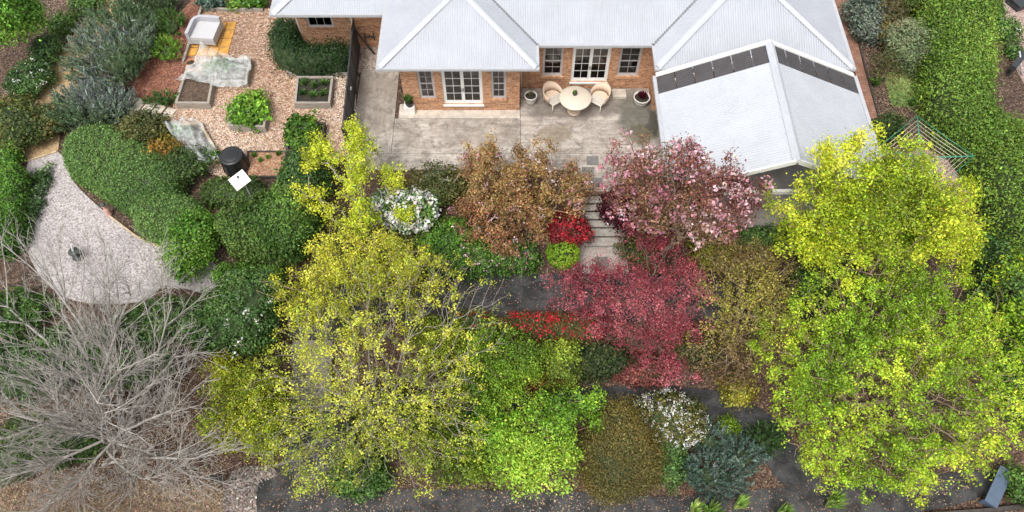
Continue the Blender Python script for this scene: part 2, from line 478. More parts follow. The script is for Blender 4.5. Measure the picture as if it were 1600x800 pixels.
# ================================================================== the ground and what is laid on it
SHEETS = []
def sheet(name, px, z, mat, label=None, cat=None, k=4, smooth=True, thick=0.07):
    pts = [P(u, v, z) for u, v in px]
    if smooth: pts = smooth_poly(pts, k)
    o = MB().prism([(p.x, p.y) for p in pts], z - thick, z).build(name, mat)
    tag(o, kind='structure')
    SHEETS.append(([(p.x, p.y) for p in pts], z))
    return o
sheet('wood_chip_yard', [(318, 13), (430, 13), (470, 60), (450, 118), (556, 118), (556, 240), (470, 262), (385, 285), (330, 272), (296, 248), (252, 196), (268, 172), (292, 92)], 0.0, M['chips'], smooth=False)
sheet('red_mulch_bed', [(196, 152), (232, 88), (262, 40), (300, 0), (322, -12), (300, 92), (272, 150), (268, 172), (215, 166)], 0.012, M['redmulch'], smooth=False)
sheet('gravel_court', [(44, 252), (90, 236), (116, 285), (165, 332), (215, 368), (262, 388), (330, 408), (352, 440), (338, 462), (260, 446), (215, 472), (120, 470), (72, 442), (44, 396), (36, 350)], ZL, M['gravel'])
sheet('gold_gravel_path', [(162, -14), (222, -14), (200, 25), (150, 70), (128, 130), (105, 160), (95, 200), (91, 234), (44, 250), (36, 242), (40, 205), (64, 148), (88, 93)], ZL + 0.006, M['gold'], smooth=False)
sheet('upper_black_path', [(456, 452), (560, 436), (665, 431), (860, 428), (980, 424), (1100, 436), (1270, 452), (1270, 504), (1100, 506), (925, 498), (700, 499), (560, 505), (520, 530), (450, 528)], ZP1, M['blackpath'], smooth=False)
sheet('middle_black_path', [(700, 640), (890, 612), (960, 604), (1060, 604), (1140, 616), (1205, 650), (1245, 700), (1290, 760), (1235, 770), (1190, 712), (1150, 672), (1100, 648), (1000, 642), (905, 645), (700, 690)], ZLOW, M['blackpath'])
sheet('lower_black_path', [(396, 835), (398, 756), (432, 735), (470, 650), (470, 622), (545, 622), (560, 690), (590, 755), (690, 764), (900, 768), (1050, 776), (1250, 758), (1400, 748), (1545, 735), (1560, 760), (1480, 792), (1300, 812), (1000, 835)], ZLOW + 0.005, M['blackpath'])
sheet('dry_grass_patch', [(-80, 770), (20, 778), (70, 764), (120, 776), (180, 768), (240, 782), (300, 776), (340, 792), (350, 840), (100, 860), (-80, 860)], ZLOW + 0.004, speckle('dry_grass', [(0, (0.09, 0.06, 0.035)), (0.5, (0.19, 0.135, 0.08)), (1, (0.33, 0.25, 0.16))], 14, 0.6, 0.5, stretch=(1, 3, 1)))
sheet('pebble_bed', [(348, 830), (352, 760), (370, 732), (418, 728), (432, 742), (402, 758), (398, 830)], ZLOW + 0.010, speckle('pebble_base', [(0, (0.06, 0.045, 0.035)), (0.6, (0.16, 0.125, 0.105)), (1, (0.36, 0.32, 0.29))], 12, 1.0, 0.3))
sheet('brick_drying_court', [(1400, 250), (1440, 228), (1480, 250), (1520, 300), (1440, 320)], 0.0, M['pinkpave'], smooth=False)
sheet('side_brick_path', [(1300, -12), (1336, 110), (1352, 200), (1376, 196), (1352, 110), (1322, -12)], 0.004, M['redpave'], smooth=False)
sheet('neighbour_paving', [(1560, -30), (1572, 30), (1578, 90), (1600, 130), (1760, 330), (1800, -30)], 0.0, M['pinkpave'], smooth=False)
sheet('pebble_strip', [(560, 112), (566, 40), (640, 40), (640, 112)], 0.003, speckle('side_pebbles', [(0, (0.20, 0.15, 0.12)), (0.5, (0.38, 0.31, 0.26)), (1, (0.58, 0.50, 0.43))], 16, 1.0, 0.3), smooth=False)

# terrain sheet, fine in view and coarse out to the horizon
def terrain():
    fine = np.arange(-27, 27.01, 0.2); far = np.array([40, 60, 100, 180, 400.])
    xs = np.r_[-far[::-1], fine, far]; ys = np.r_[-far[::-1], np.arange(-2, 32.01, 0.2), far]
    X, Y = np.meshgrid(xs, ys)
    Z = zg(X, Y)
    Z += 0.035 * (np.sin(X * 2.1 + np.sin(Y * 1.7)) * np.sin(Y * 2.6 + np.sin(X * 1.3))) * (Y < 15.4)
    for poly, z in SHEETS:
        bx = np.array(poly); c = bx.mean(0)
        m = np.zeros(X.shape, bool)
        for dx, dy in ((0, 0), (.2, 0), (-.2, 0), (0, .2), (0, -.2)): m |= inside(poly, X + dx, Y + dy)
        Z = np.where(m, np.minimum(Z, z - 0.03), Z)
    ny, nx = X.shape
    i = (np.arange(ny - 1)[:, None] * nx + np.arange(nx - 1)[None]).ravel()
    me = np_mesh('ground', np.c_[X.ravel(), Y.ravel(), Z.ravel()], np.c_[i, i + 1, i + nx + 1, i + nx], smooth=True)
    o = add('ground', me, mat=M['mulch'])
    return tag(o, kind='structure')

# ---------------- patio: separate concrete slabs with open joints
wallA = P(730, 172).y; wallM = P(930, 138).y
y240 = P(800, 240).y; y265 = P(800, 266).y
x_f = P(556, 170).x; x620 = P(618, 172).x; x813 = P(813, 200).x; x_r = P(1046, 215).x
stA = [((P(760, 230).x, P(760, 215).y), 1.8, 0.35, (0.24, 0.20, 0.165), 0.35)]
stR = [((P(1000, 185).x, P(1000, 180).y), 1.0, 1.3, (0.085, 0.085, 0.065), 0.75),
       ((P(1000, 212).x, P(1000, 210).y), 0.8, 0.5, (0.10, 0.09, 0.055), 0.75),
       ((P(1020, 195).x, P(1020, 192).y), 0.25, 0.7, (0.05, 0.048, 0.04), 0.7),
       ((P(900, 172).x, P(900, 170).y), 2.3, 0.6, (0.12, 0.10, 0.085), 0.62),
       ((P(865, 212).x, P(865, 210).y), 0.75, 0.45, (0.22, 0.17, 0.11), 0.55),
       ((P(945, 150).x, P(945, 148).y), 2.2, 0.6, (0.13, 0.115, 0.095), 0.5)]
MC = concrete('patio_concrete', 0, stA); MCR = concrete('patio_concrete_stained', 0, stR)
MCL = concrete('patio_concrete_side', 1, [((P(590, 150).x, P(590, 150).y), 0.9, 1.6, (0.20, 0.165, 0.135), 0.45)])
MCF = concrete('patio_concrete_front', 0, [])
MCP = solid('pale_concrete', (0.50, 0.445, 0.38), 0.8, var=0.3, scale=3, bmp=0.15)
patio = bpy.data.objects.new('patio', None); COL.objects.link(patio); tag(patio, kind='structure')
MB().box((x_f - .1, y265 + .06, -.16), (P(1330, 200).x, wallM + .3, -.045)).build('slab_bed', M['soil_dark'], patio)
g = 0.008
def slab(x0, x1, y0, y1, mat, z=0.006): MB().box((x0 + g, y0 + g, -.09), (x1 - g, y1 - g, z)).build('slab', mat, patio, 0.004, 1)
yl = P(600, 110).y
slab(x_f, x620, y240, yl, MCL)
slab(x620, x813, y240, wallA - .42, MC)
slab(x620 + .14, x813, wallA - .42, wallA + .3, MCP)
slab(x813, x_r - .22, y240, wallM, MCR)
slab(x_r - .22, x_r + .1, y240, wallM, MCP)
slab(x_f, x813, y265, y240, MCF)
slab(x813, x_r + .1, y265, y240, MCF)
pf = P(1200, 352).y
pergola_floor = MB().box((x_r + .11, pf, -.3), (P(1352, 180).x, wallA, 0.004)).build('pergola_floor', solid('pergola_concrete', (0.30, 0.275, 0.25), 0.8, var=0.3, scale=1.6), None, 0.006, 1)
tag(pergola_floor, kind='structure')
for u, v in ((926, 251), (919, 268), (932, 286)):
    pass

# ================================================================== house
ZE = 2.75
xa0, xa1 = P(592, 105, ZE).x, P(838, 105, ZE).x
xb0, xb1 = P(1028, 106, ZE).x, P(1333, 108, ZE).x
ya, ym = P(700, 105, ZE).y, P(930, 68, ZE).y
TP = math.tan(R(21.5))
xam, xbm = (xa0 + xa1) / 2, (xb0 + xb1) / 2
hA, hB = (xa1 - xa0) / 2, (xb1 - xb0) / 2
house = thing('house', 'pale orange brick house with light grey corrugated hip roofs', 'house', ((xa1 + xb0) / 2, ym, 0))
hl = house.location.copy()
def hbuild(mb, name, mat, parent=house, **k):
    o = mb.build(name, mat, None, **k)
    o.location = -hl if parent is house else (0, 0, 0)
    o.parent = parent
    return o
def corrugated(name, o, s, t, poly, mat, parent, off=(0, 0, 0), period=0.085, amp=0.010, prof=(0, 1, 0, -1)):
    """ribbed sheet over a convex outline given in (s, t); ribs run along t"""
    o, s, t = Vector(o), Vector(s).normalized(), Vector(t).normalized()
    n = s.cross(t)
    if n.z < 0: n = -n
    s0, s1 = min(p[0] for p in poly), max(p[0] for p in poly)
    def rng_t(x):
        r = []
        for (a, b), (c, d) in zip(poly, poly[1:] + poly[:1]):
            if abs(a - c) < 1e-9:
                if abs(a - x) < 1e-6: r += [b, d]
            elif min(a, c) - 1e-9 <= x <= max(a, c) + 1e-9: r.append(b + (d - b) * (x - a) / (c - a))
        return min(r), max(r)
    k = len(prof); st = period / k
    m = max(2, int((s1 - s0) / st))
    V = []
    for i in range(m + 1):
        x = s0 + (s1 - s0) * i / m
        a, b = rng_t(x)
        h = n * (amp * prof[i % k])
        V += [o + s * x + t * a + h, o + s * x + t * b + h]
    V = np.array(V) - np.array(off)
    i = np.arange(m) * 2
    me = np_mesh(name, V, np.c_[i, i + 2, i + 3, i + 1], smooth=len(prof) == 4)
    me.materials.append(mat)
    ob = add(name, me, parent)
    return ob
CS = math.sqrt(1 + TP * TP)
upY, upXp, upXm = (0, 1, TP), (1, 0, TP), (-1, 0, TP)
yTop = ym + 5.2
roofs = []
def hroof(o, s, t, poly):
    return corrugated('roof_panel', o, s, t, poly, M['roof'], house, hl)
hroof((xa0, ya, ZE), (1, 0, 0), upY, [(0, 0), (2 * hA, 0), (hA, hA * CS)])                                   # left wing, front hip
hroof((xa0, ya, ZE), (0, 1, 0), upXp, [(0, 0), (8.5, 0), (8.5, hA * CS), (hA, hA * CS)])                      # left wing, left slope
hroof((xa1, ya, ZE), (0, 1, 0), upXm, [(0, 0), (ym - ya, 0), (ym - ya + hA, hA * CS), (hA, hA * CS)])        # left wing, right slope
hroof((xa1, ym, ZE), (1, 0, 0), upY, [(0, 0), (xb0 - xa1, 0), (xbm - xa1, hB * CS), (xbm - xa1, 5.2 * CS), (xam - xa1, 5.2 * CS), (xam - xa1, hA * CS)])
hroof((xb0, ya, ZE), (0, 1, 0), upXp, [(0, 0), (ym - ya, 0), (ym - ya + hB, hB * CS), (hB, hB * CS)])        # right wing, left slope
hroof((xb0, ya, ZE), (1, 0, 0), upY, [(0, 0), (2 * hB, 0), (hB, hB * CS)])
hroof((xb1, ya, ZE), (0, 1, 0), upXm, [(0, 0), (8.5, 0), (8.5, hB * CS), (hB, hB * CS)])
hroof((xa0, yTop, ZE + 5.2 * TP), (1, 0, 0), (0, 1, -TP), [(0, 0), (xb1 - xa0, 0), (xb1 - xa0, 4 * CS), (0, 4 * CS)])
# caps along hips and ridges: a folded strip that rides over the ribs
def cap(name, a, b, w, mat, lift=0.035):
    a, b = Vector(a), Vector(b); d = (b - a).normalized()
    sd = d.cross(Vector((0, 0, 1))).normalized(); up = Vector((0, 0, lift)); dn = Vector((0, 0, lift - w * 0.34 - 0.006))
    mb = MB()
    A = [mb.bm.verts.new(p) for p in (a - sd * w + dn, a - sd * .04 + up, a + sd * .04 + up, a + sd * w + dn)]
    B = [mb.bm.verts.new(p) for p in (b - sd * w + dn, b - sd * .04 + up, b + sd * .04 + up, b + sd * w + dn)]
    for i in range(3): mb.bm.faces.new((A[i], A[i + 1], B[i + 1], B[i]))
    return hbuild(mb, name, mat)
for (xc, h, s0, s1) in ((xam, hA, xa0, xa1), (xbm, hB, xb0, xb1)):
    top = (xc, ya + h, ZE + h * TP)
    cap('hip_cap', (s0 - .02, ya - .02, ZE + .02), top, 0.135, M['flash'], 0.05)
    cap('hip_cap', (s1 + .02, ya - .02, ZE + .02), top, 0.135, M['flash'], 0.05)
    cap('ridge_cap', top, (xc, ym + h, ZE + h * TP), 0.17, M['flash'], 0.05)
for (x0, xc, h) in ((xa1, xam, hA), (xb0, xbm, hB)):     # valley gutters
    cap('valley_gutter', (x0, ym, ZE + .0), (xc, ym + h, ZE + h * TP), 0.10, M['valley'], 0.016)
# gutters, fascia, soffit
def gut(a, b): hbuild(MB().bar(a, b, 0.12, 0.10), 'gutter', M['gutter'], bevel=0.012)
zgz = ZE - 0.045
gut((xa0 - .11, ya - .05, zgz), (xa1 + .11, ya - .05, zgz)); gut((xa0 - .05, ya + .012, zgz - .002), (xa0 - .05, ya + 8.4, zgz - .002)); gut((xa1 + .05, ya + .012, zgz - .002), (xa1 + .05, ym - .115, zgz - .002))
gut((xa1 + .11, ym - .05, zgz), (xb0 - .11, ym - .05, zgz))
gut((xb0 - .11, ya - .05, zgz), (xb1 + .11, ya - .05, zgz)); gut((xb1 + .05, ya + .012, zgz - .002), (xb1 + .05, ya + 8.4, zgz - .002)); gut((xb0 - .05, ya + .012, zgz - .002), (xb0 - .05, ym - .115, zgz - .002))
for i, (x0, x1, y0, y1) in enumerate(((xa0, xa1, ya, ya + 8.4), (xa1 + .002, xb0 - .002, ym, ya + 8.3), (xb0, xb1, ya, ya + 8.4))):
    hbuild(MB().box((x0 + .015, y0 + .015, ZE - .22 - .002 * i), (x1 - .015, y1, ZE - .10)), 'soffit', M['white'])
ZT = ZE - 0.222
def wall_x(x0, x1, y, z0, z1, opens, th=0.22, name='wall'):
    """brick wall facing the garden with real openings"""
    mb = MB()
    xs = sorted({x0, x1, *[o[0] for o in opens], *[o[1] for o in opens]})
    zs = sorted({z0, z1, *[o[2] for o in opens], *[o[3] for o in opens]})
    for i in range(len(xs) - 1):
        run = None
        for j in range(len(zs) - 1):
            cx, cz = (xs[i] + xs[i + 1]) / 2, (zs[j] + zs[j + 1]) / 2
            hole = any(o[0] < cx < o[1] and o[2] < cz < o[3] for o in opens)
            if not hole and run is None: run = zs[j]
            if run is not None and (hole or j == len(zs) - 2):
                mb.box((xs[i], y, run), (xs[i + 1], y + th, zs[j] if hole else zs[j + 1])); run = None
    return hbuild(mb, name, M['brick_x'])
def wall_y(x, y0, y1, z0, z1, th=0.22): return hbuild(MB().box((x, y0, z0), (x + th, y1, z1)), 'wall', M['brick_y'])
def glazed(kind, x0, x1, z0, z1, y, cols, rows, leaves=1):
    """window or pair of glass doors set back in its opening: frame > panes, glazing bars"""
    fw = 0.055
    mb = MB()
    yf = y + 0.05
    mb.box((x0, yf, z0), (x0 + fw, yf + .07, z1)).box((x1 - fw, yf, z0), (x1, yf + .07, z1))
    mb.box((x0 + fw, yf, z0), (x1 - fw, yf + .07, z0 + fw)).box((x0 + fw, yf, z1 - fw), (x1 - fw, yf + .07, z1))
    fr = hbuild(mb, kind + '_frame' if leaves == 2 else kind, M['white'] if leaves == 2 else M['winframe'])
    wl = (x1 - x0 - 2 * fw) / leaves
    for q in range(leaves):
        a, b = x0 + fw + q * wl, x0 + fw + (q + 1) * wl
        sw = 0.06 if leaves == 2 else 0.03
        s = MB(); ys = yf + .012
        s.box((a + .003, ys, z0 + fw), (a + sw, ys + .045, z1 - fw)).box((b - sw, ys, z0 + fw), (b - .003, ys + .045, z1 - fw))
        s.box((a + sw, ys, z0 + fw), (b - sw, ys + .045, z0 + fw + sw * 1.6)).box((a + sw, ys, z1 - fw - sw), (b - sw, ys + .045, z1 - fw))
        ia, ib, ja, jb = a + sw, b - sw, z0 + fw + sw * 1.6, z1 - fw - sw
        for c in range(1, cols):
            xx = ia + (ib - ia) * c / cols; s.box((xx - .008, ys + .008, ja), (xx + .008, ys + .036, jb))
        for r_ in range(1, rows):
            zz = ja + (jb - ja) * r_ / rows; hh = .028 if (leaves == 1 and r_ == rows // 2) else .008
            s.box((ia, ys + .010, zz - hh), (ib, ys + .034, zz + hh))
        sash = hbuild(s, 'door' if leaves == 2 else 'sash', M['white'] if leaves == 2 else M['winframe'])
        par = sash if leaves == 2 else fr
        if leaves == 1:
            sash.parent = fr; sash.location = (0, 0, 0)
        for c in range(cols):
            for r_ in range(rows):
                p0, p1 = ia + (ib - ia) * c / cols, ia + (ib - ia) * (c + 1) / cols
                q0, q1 = ja + (jb - ja) * r_ / rows, ja + (jb - ja) * (r_ + 1) / rows
                hbuild(MB().box((p0 + .004, ys + .018, q0 + .004), (p1 - .004, ys + .024, q1 - .004)), 'pane', M['glass'], par)
        if leaves == 2:
            hx = b - .03 if q == 0 else a + .03
            hbuild(MB().bar((hx, ys - .02, 1.0), (hx, ys - .02, 1.16), .02, .03), 'handle', M['char'], sash)
    # behind the panes: curtains, and an added sheet in the doors
    n = 40
    if leaves == 2: hbuild(MB().box((x0 + .02, y + .24, z0 + .02), (x1 - .02, y + .25, z1 + .04)), 'reflection_sheet', M['reflection_sheet'], fr)  # added sheet, its colour stands in for the reflection in the door glass
    for side in ((x0, x0 + (x1 - x0) * (.44 if leaves == 1 else .16)), (x1 - (x1 - x0) * (.40 if leaves == 1 else .16), x1)):
        V = []; Fc = []
        for i in range(n + 1):
            xx = side[0] + (side[1] - side[0]) * i / n
            yy = y + .17 + .03 * math.sin(i * .95)
            V += [(xx, yy, max(z0, .04)), (xx, yy, z1 + .05)]
        for i in range(n): Fc.append((2 * i, 2 * i + 2, 2 * i + 3, 2 * i + 1))
        me = np_mesh('curtain', np.array(V), np.array(Fc), smooth=True); me.materials.append(M['curtain'])
        c = add('curtain', me, fr)
    return fr
def sill(x0, x1, z, y): hbuild(MB().box((x0 - .06, y - .045, z - .11), (x1 + .06, y + .048, z - .002)), 'sill', M['brick_y'], bevel=0.006)
# left wing front wall
wx0, wx1 = W(624, 112, wallA).x, W(812, 140, wallA).x
zwb = W(720, 155, wallA).z; zdb = W(720, 163, wallA).z; zh = 2.16
opA = [(W(657, 155, wallA).x, W(680, 155, wallA).x + .04, zwb, zh), (W(694, 160, wallA).x, W(755, 160, wallA).x, zdb, zh), (W(768, 155, wallA).x, W(791, 155, wallA).x, zwb, zh)]
wall_x(wx0, wx1, wallA, -.25, ZT, opA)
glazed('window', *opA[0], wallA, 2, 4); glazed('door', *opA[1], wallA, 2, 4, 2); glazed('window', *opA[2], wallA, 2, 4)
for o in (opA[0], opA[2]): sill(o[0], o[1], o[2], wallA)
hbuild(MB().box((opA[1][0] - .03, wallA - .06, opA[1][2] - .07), (opA[1][1] + .03, wallA + .049, opA[1][2] - .002)), 'sill', M['white'], bevel=0.005)
wall_y(wx0, wallA + .22, wallA + 7, -.25, ZT); wall_y(wx1 - .22, wallA + .22, wallM + .22, -.25, ZT)
# middle wall
mx0, mx1 = wx1 + .002, W(1022, 100, wallM).x
zwm = W(860, 119, wallM).z; zdm = W(920, 128, wallM).z
opM = [(W(847, 119, wallM).x, W(878, 119, wallM).x, zwm, zh), (W(891, 127, wallM).x, W(948, 127, wallM).x, zdm, zh), (W(963, 119, wallM).x, W(996, 119, wallM).x, zwm, zh)]
wall_x(mx0, mx1, wallM, -.25, ZT, opM)
glazed('window', *opM[0], wallM, 2, 4); glazed('door', *opM[1], wallM, 2, 4, 2); glazed('window', *opM[2], wallM, 2, 4)
for o in (opM[0], opM[2]): sill(o[0], o[1], o[2], wallM)
hbuild(MB().box((opM[1][0] - .03, wallM - .06, opM[1][2] - .07), (opM[1][1] + .03, wallM + .049, opM[1][2] - .002)), 'sill', M['white'], bevel=0.005)
# right wing
bx0, bx1 = mx1, xb1 - .45
wall_x(bx0 + .22, bx1, wallA, -.25, ZT, []); wall_y(bx0 + .001, wallA, wallM + .22, -.25, ZT); wall_y(bx1 - .22, wallA + .22, wallA + 7, -.25, ZT)
hbuild(MB().box((wx0 + .25, wallA + .25, -.2), (wx1 - .25, wallA + 4.1, 0.03)), 'floor', M['interior'])
hbuild(MB().box((wx1 + .01, wallM + .25, -.2), (mx1 - .01, wallA + 4.1, 0.03)), 'floor', M['interior'])
hbuild(MB().box((wx0 + .25, wallA + 4.2, .03), (bx1 - .25, wallA + 4.3, ZT)), 'inner_wall', M['interior'])
# downpipes
for x, y in ((xa1 - .5, ya + .06), ):
    pass
hbuild(MB().tube([(bx0 + .04, wallM - .06, ZT), (bx0 + .04, wallM - .06, -.02)], .04, 10), 'downpipe', M['cream'])
hbuild(MB().tube([(wx1 + .06, wallM - .06, ZT), (wx1 + .06, wallM - .06, -.02)], .04, 10), 'downpipe', M['cream'])

# ---------------- far left wing of the house, its own lower roof
ZC = 2.62
yc = P(500, 20, ZC).y
xc0, xc1 = P(425, 20, ZC).x, xa0 + 0.15
hC = 3.6
hroof((xc0, yc, ZC - .02), (1, 0, 0), upY, [(0, 0), (xc1 - xc0, 0), (xc1 - xc0, hC * CS), (hC, hC * CS)])
hroof((xc0, yc, ZC - .02), (0, 1, 0), upXp, [(0, 0), (2 * hC, 0), (hC, hC * CS)])
cap('hip_cap', (xc0 - .02, yc - .02, ZC), (xc0 + hC, yc + hC, ZC + hC * TP), 0.17, M['flash'], 0.05)
gut((xc0 - .1, yc - .05, ZC - .06), (xc1, yc - .05, ZC - .06)); gut((xc0 - .05, yc + .012, ZC - .062), (xc0 - .05, yc + 7, ZC - .062))
hbuild(MB().box((xc0 + .015, yc + .015, ZC - .24), (xc1 - .17, yc + 7, ZC - .125)), 'soffit', M['white'])
ywc = P(478, 73).y; xwc = P(478, 73).x
zwc = W(500, 44, ywc).z
opC = [(W(482, 44, ywc).x, W(523, 44, ywc).x, zwc, 2.2)]
wall_x(xwc, xa0 + .4, ywc, -.25, ZC - .242, opC)
glazed('window', *opC[0], ywc, 3, 2); sill(opC[0][0], opC[0][1], opC[0][2], ywc)
wall_y(xwc, ywc + .22, ywc + 5, -.25, ZC - .242)
hbuild(MB().box((xwc + .25, ywc + 2.5, -.2), (xa0, ywc + 2.6, ZC - .25)), 'inner_wall', M['interior'])
hbuild(MB().tube([(W(552, 40, ywc).x, ywc - .06, ZC - .24), (W(552, 40, ywc).x, ywc - .06, -.02)], .045, 10), 'downpipe', M['cream'])
hbuild(MB().tube([(xwc - .05, ywc + .1, ZC - .24), (xwc - .05, ywc + .1, -.02)], .045, 10), 'downpipe', M['cream'])

# ================================================================== pergola with its gable roof
ZPE = 2.60
py1 = P(1025, 120, ZPE).y
px0 = P(1025, 120, ZPE).x; px1 = P(1333, 118, ZPE).x
zr = W(1203, 68, py1).z; pxm = W(1203, 68, py1).x
py0 = P(1255, 250, zr).y
perg = thing('pergola', 'white gabled patio pergola with smoky back roof strips, right of the round table', 'pergola', (pxm, (py0 + py1) / 2, 0))
pl = perg.location.copy()
def pb(mb, name, mat, **k):
    o = mb.build(name, mat, perg, **k); o.location = -pl; return o
box6 = (0, 1, 1, 0, 0, 0, 0, 0)
for side in (0, 1):
    xe = px0 if side == 0 else px1
    hw = abs(pxm - xe); rise = zr - ZPE
    t = (hw, 0, rise) if side == 0 else (-hw, 0, rise)
    L = math.hypot(hw, rise); strip = 0.80
    dpt = py1 - py0
    corrugated('roof_panel', (xe, py0, ZPE), (0, 1, 0), t, [(0, 0), (dpt - strip, 0), (dpt - strip, L), (0, L)], M['flash'], perg, pl, 0.10, 0.006)
    pan = 6
    for i in range(pan):
        a, b = L * i / pan + .015, L * (i + 1) / pan - .015
        corrugated('skylight_panel', (xe, py1 - strip + .01, ZPE - .004), (0, 1, 0), t, [(0, a), (strip - .02, a), (strip - .02, b), (0, b)], M['poly'], perg, pl, 0.10, 0.008)
    # trims
    dx = Vector((hw if side == 0 else -hw, 0, rise))
    pb(MB().bar(Vector((xe, py1 + .06, ZPE + .03)), Vector((xe, py1 + .06, ZPE + .03)) + dx, 0.16, 0.05), 'back_flashing', M['white'])
    pb(MB().bar(Vector((xe, py0 - .03, ZPE - .03)), Vector((xe, py0 - .03, ZPE - .03)) + dx, 0.06, 0.17), 'barge_board', M['white'])
    pb(MB().bar((xe + (-.06 if side == 0 else .06), py0 - .02, ZPE - .03), (xe + (-.06 if side == 0 else .06), py1 + .02, ZPE - .03), 0.12, 0.11), 'gutter', M['gutter'], bevel=0.01)
    nr = 5
    for i in range(nr):
        yy = py0 + .3 + (dpt - .6) * i / (nr - 1)
        pb(MB().bar(Vector((xe, yy, ZPE - .13)), Vector((xe, yy, ZPE - .13)) + dx, 0.06, 0.14), 'rafter', M['white'])
    pb(MB().bar((xe + (.14 if side == 0 else -.14), py0 + .02, ZPE - .26), (xe + (.14 if side == 0 else -.14), py1, ZPE - .26), 0.09, 0.20), 'beam', M['white'])
    for yy in (py0 + .35, py1 - .5):
        xx = xe + (1.0 if side == 0 else -1.0)
        pb(MB().box((xx - .05, yy - .05, -.01), (xx + .05, yy + .05, ZPE + .16)), 'post', M['white'])
pb(MB().bar((px0 + .1, py0 + .24, ZPE - .44), (px1 - .1, py0 + .24, ZPE - .44), 0.10, 0.16), 'tie_beam', M['white'])
mbc = MB()
w = .15; k_ = (zr - ZPE) / (pxm - px0)
A = [(pxm - w, zr - w * k_ + .045), (pxm - .05, zr + .05), (pxm + .05, zr + .05), (pxm + w, zr - w * k_ + .045)]
va = [mbc.bm.verts.new((x, py0 - .05, z)) for x, z in A]; vb = [mbc.bm.verts.new((x, py1 + .08, z)) for x, z in A]
for i in range(3): mbc.bm.faces.new((va[i], va[i + 1], vb[i + 1], vb[i]))
pb(mbc, 'ridge_cap', M['flash'])

# ================================================================== steps, pavers, edgings
def copy_mesh(src, name, parent, loc, rz=0.0):
    o = bpy.data.objects.new(name, src); COL.objects.link(o); o.parent = parent; o.location = loc; o.rotation_euler = (0, 0, rz); return o
rows = [306.5, 319.5, 331.5, 344.5, 357, 371, 386.5]
rise = -ZP1 / 7
ys_ = [P(930, v, -rise * (i + 1)).y for i, v in enumerate(rows)]
stp = thing('garden_steps', 'seven grey stone garden steps from the patio down to the black path', 'steps', (P(935, 386, ZP1).x, ys_[-1], ZP1))
sx0, sx1 = P(893, 386, ZP1).x, P(974, 386, ZP1).x
for i in range(7):
    top = -rise * (i + 1); yn = ys_[i]; yf = ys_[i + 1] if i < 6 else P(935, 428, ZP1).y
    SHEETS.append(([(sx0 - .1, yf - .02), (sx1 + .15, yf - .02), (sx1 + .15, yn + .06), (sx0 - .1, yn + .06)], top - .02))
    if i < 6:
        MB().box((sx0 + .02 * math.sin(i * 3), yf - .035, top - .055), (sx1 + .03 * math.sin(i * 5), yn + .0, top)).build('step', M['stone'], stp, .012).location = -stp.location
        MB().box((sx0 + .04, yf + .03, top - .19), (sx1 - .04, yn + .04, top - .057)).build('riser', M['darktimber'], stp).location = -stp.location  # dark colour paints the shadow line below each tread
    else:
        MB().box((sx0 - .05, yf + .02, top - .2), (sx1 + .1, yn + .06, top + .012)).build('landing', M['stone'], stp, .012).location = -stp.location
MB().box((sx0, ys_[0] + .062, -.17), (sx1, y265 - .002, .0)).build('top_landing', MCF, stp, .008).location = -stp.location
for k, (u, v, z, lab) in enumerate(((926, 251, .012, 'upper'), (919, 268, .012, 'middle'), (932, 285, .008, 'lower'), (940, 409, ZP1 + .018, ''))):
    p = P(u, v, z)
    lb = ['square dark grey paver set in the patio edge, farthest from the steps', 'square dark grey paver, second from the patio, beside the brown leafy tree', 'dark grey paver just above the top garden step', 'dark grey square paver on the landing below the steps'][k]
    MBo = MB().box((-.22, -.2, -.02), (.22, .2, .012)).build('paver', M['paver'], None, .008, loc=p)
    tag(MBo, lb, 'paver', 'dark square pavers')
# lower steps at the left, between the paths
st2 = thing('garden_steps', 'grey stone steps under the sparse yellow tree, joining the two black paths', 'steps', P(485, 600, ZLOW))
ya2, yb2 = P(485, 528, ZP1).y, P(485, 640, ZLOW).y
for i in range(6):
    t0, t1 = i / 6, (i + 1) / 6
    y1, y0 = ya2 + (yb2 - ya2) * t0, ya2 + (yb2 - ya2) * t1
    z = ZP1 + (ZLOW - ZP1) * (i + 1) / 6.5
    xa_, xb_ = P(454, 590, -1.8).x + .04 * math.sin(i * 4), P(516, 590, -1.8).x + .05 * math.sin(i * 3)
    SHEETS.append(([(xa_, y0), (xb_, y0), (xb_, y1), (xa_, y1)], z - .02))
    MB().box((xa_, y0 - .05, z - .10), (xb_, y1 - .02, z)).build('step', M['stone2'], st2, .014).location = -st2.location
# pale sleepers stepping off the chip yard
slp_a, slp_b = P(190, 162, .0), P(268, 184, .0)
path_sl = thing('sleeper_path', 'five pale timber sleepers laid as a path beside the red mulch', 'path', P(230, 174, 0))
d_ = (slp_b - slp_a); ang = math.atan2(d_.y, d_.x)
for i in range(5):
    c = slp_a + d_ * ((i + .5) / 5)
    MB().box((-.19, -.42 + .03 * math.sin(i * 2), -.05), (.19, .42, .045)).build('sleeper', M['sleeperpale'], path_sl, .01, loc=c - path_sl.location).rotation_euler = (0, 0, ang + .12 * math.sin(i * 7) - .15)
def edging(label, px, z, mat, w=.06, h=.12, grp='timber garden edgings', name='timber_edging', up=.05):
    pts = [P(u, v, z) for u, v in px]
    t = thing(name, label, 'edging', pts[0], group=grp)
    for a, b in zip(pts, pts[1:]):
        d = (b - a).normalized() * .004
        MB().bar(a + d + Vector((0, 0, up - h / 2 + .0)), b - d + Vector((0, 0, up - h / 2)), w, h).build('board', mat, t, .006, 1).location = -pts[0]
    return t
edging('pale timber edging along the left side of the gold path', [(160, -10), (128, 42), (88, 93), (63, 148), (50, 180)], ZL + .006, M['timber2'])
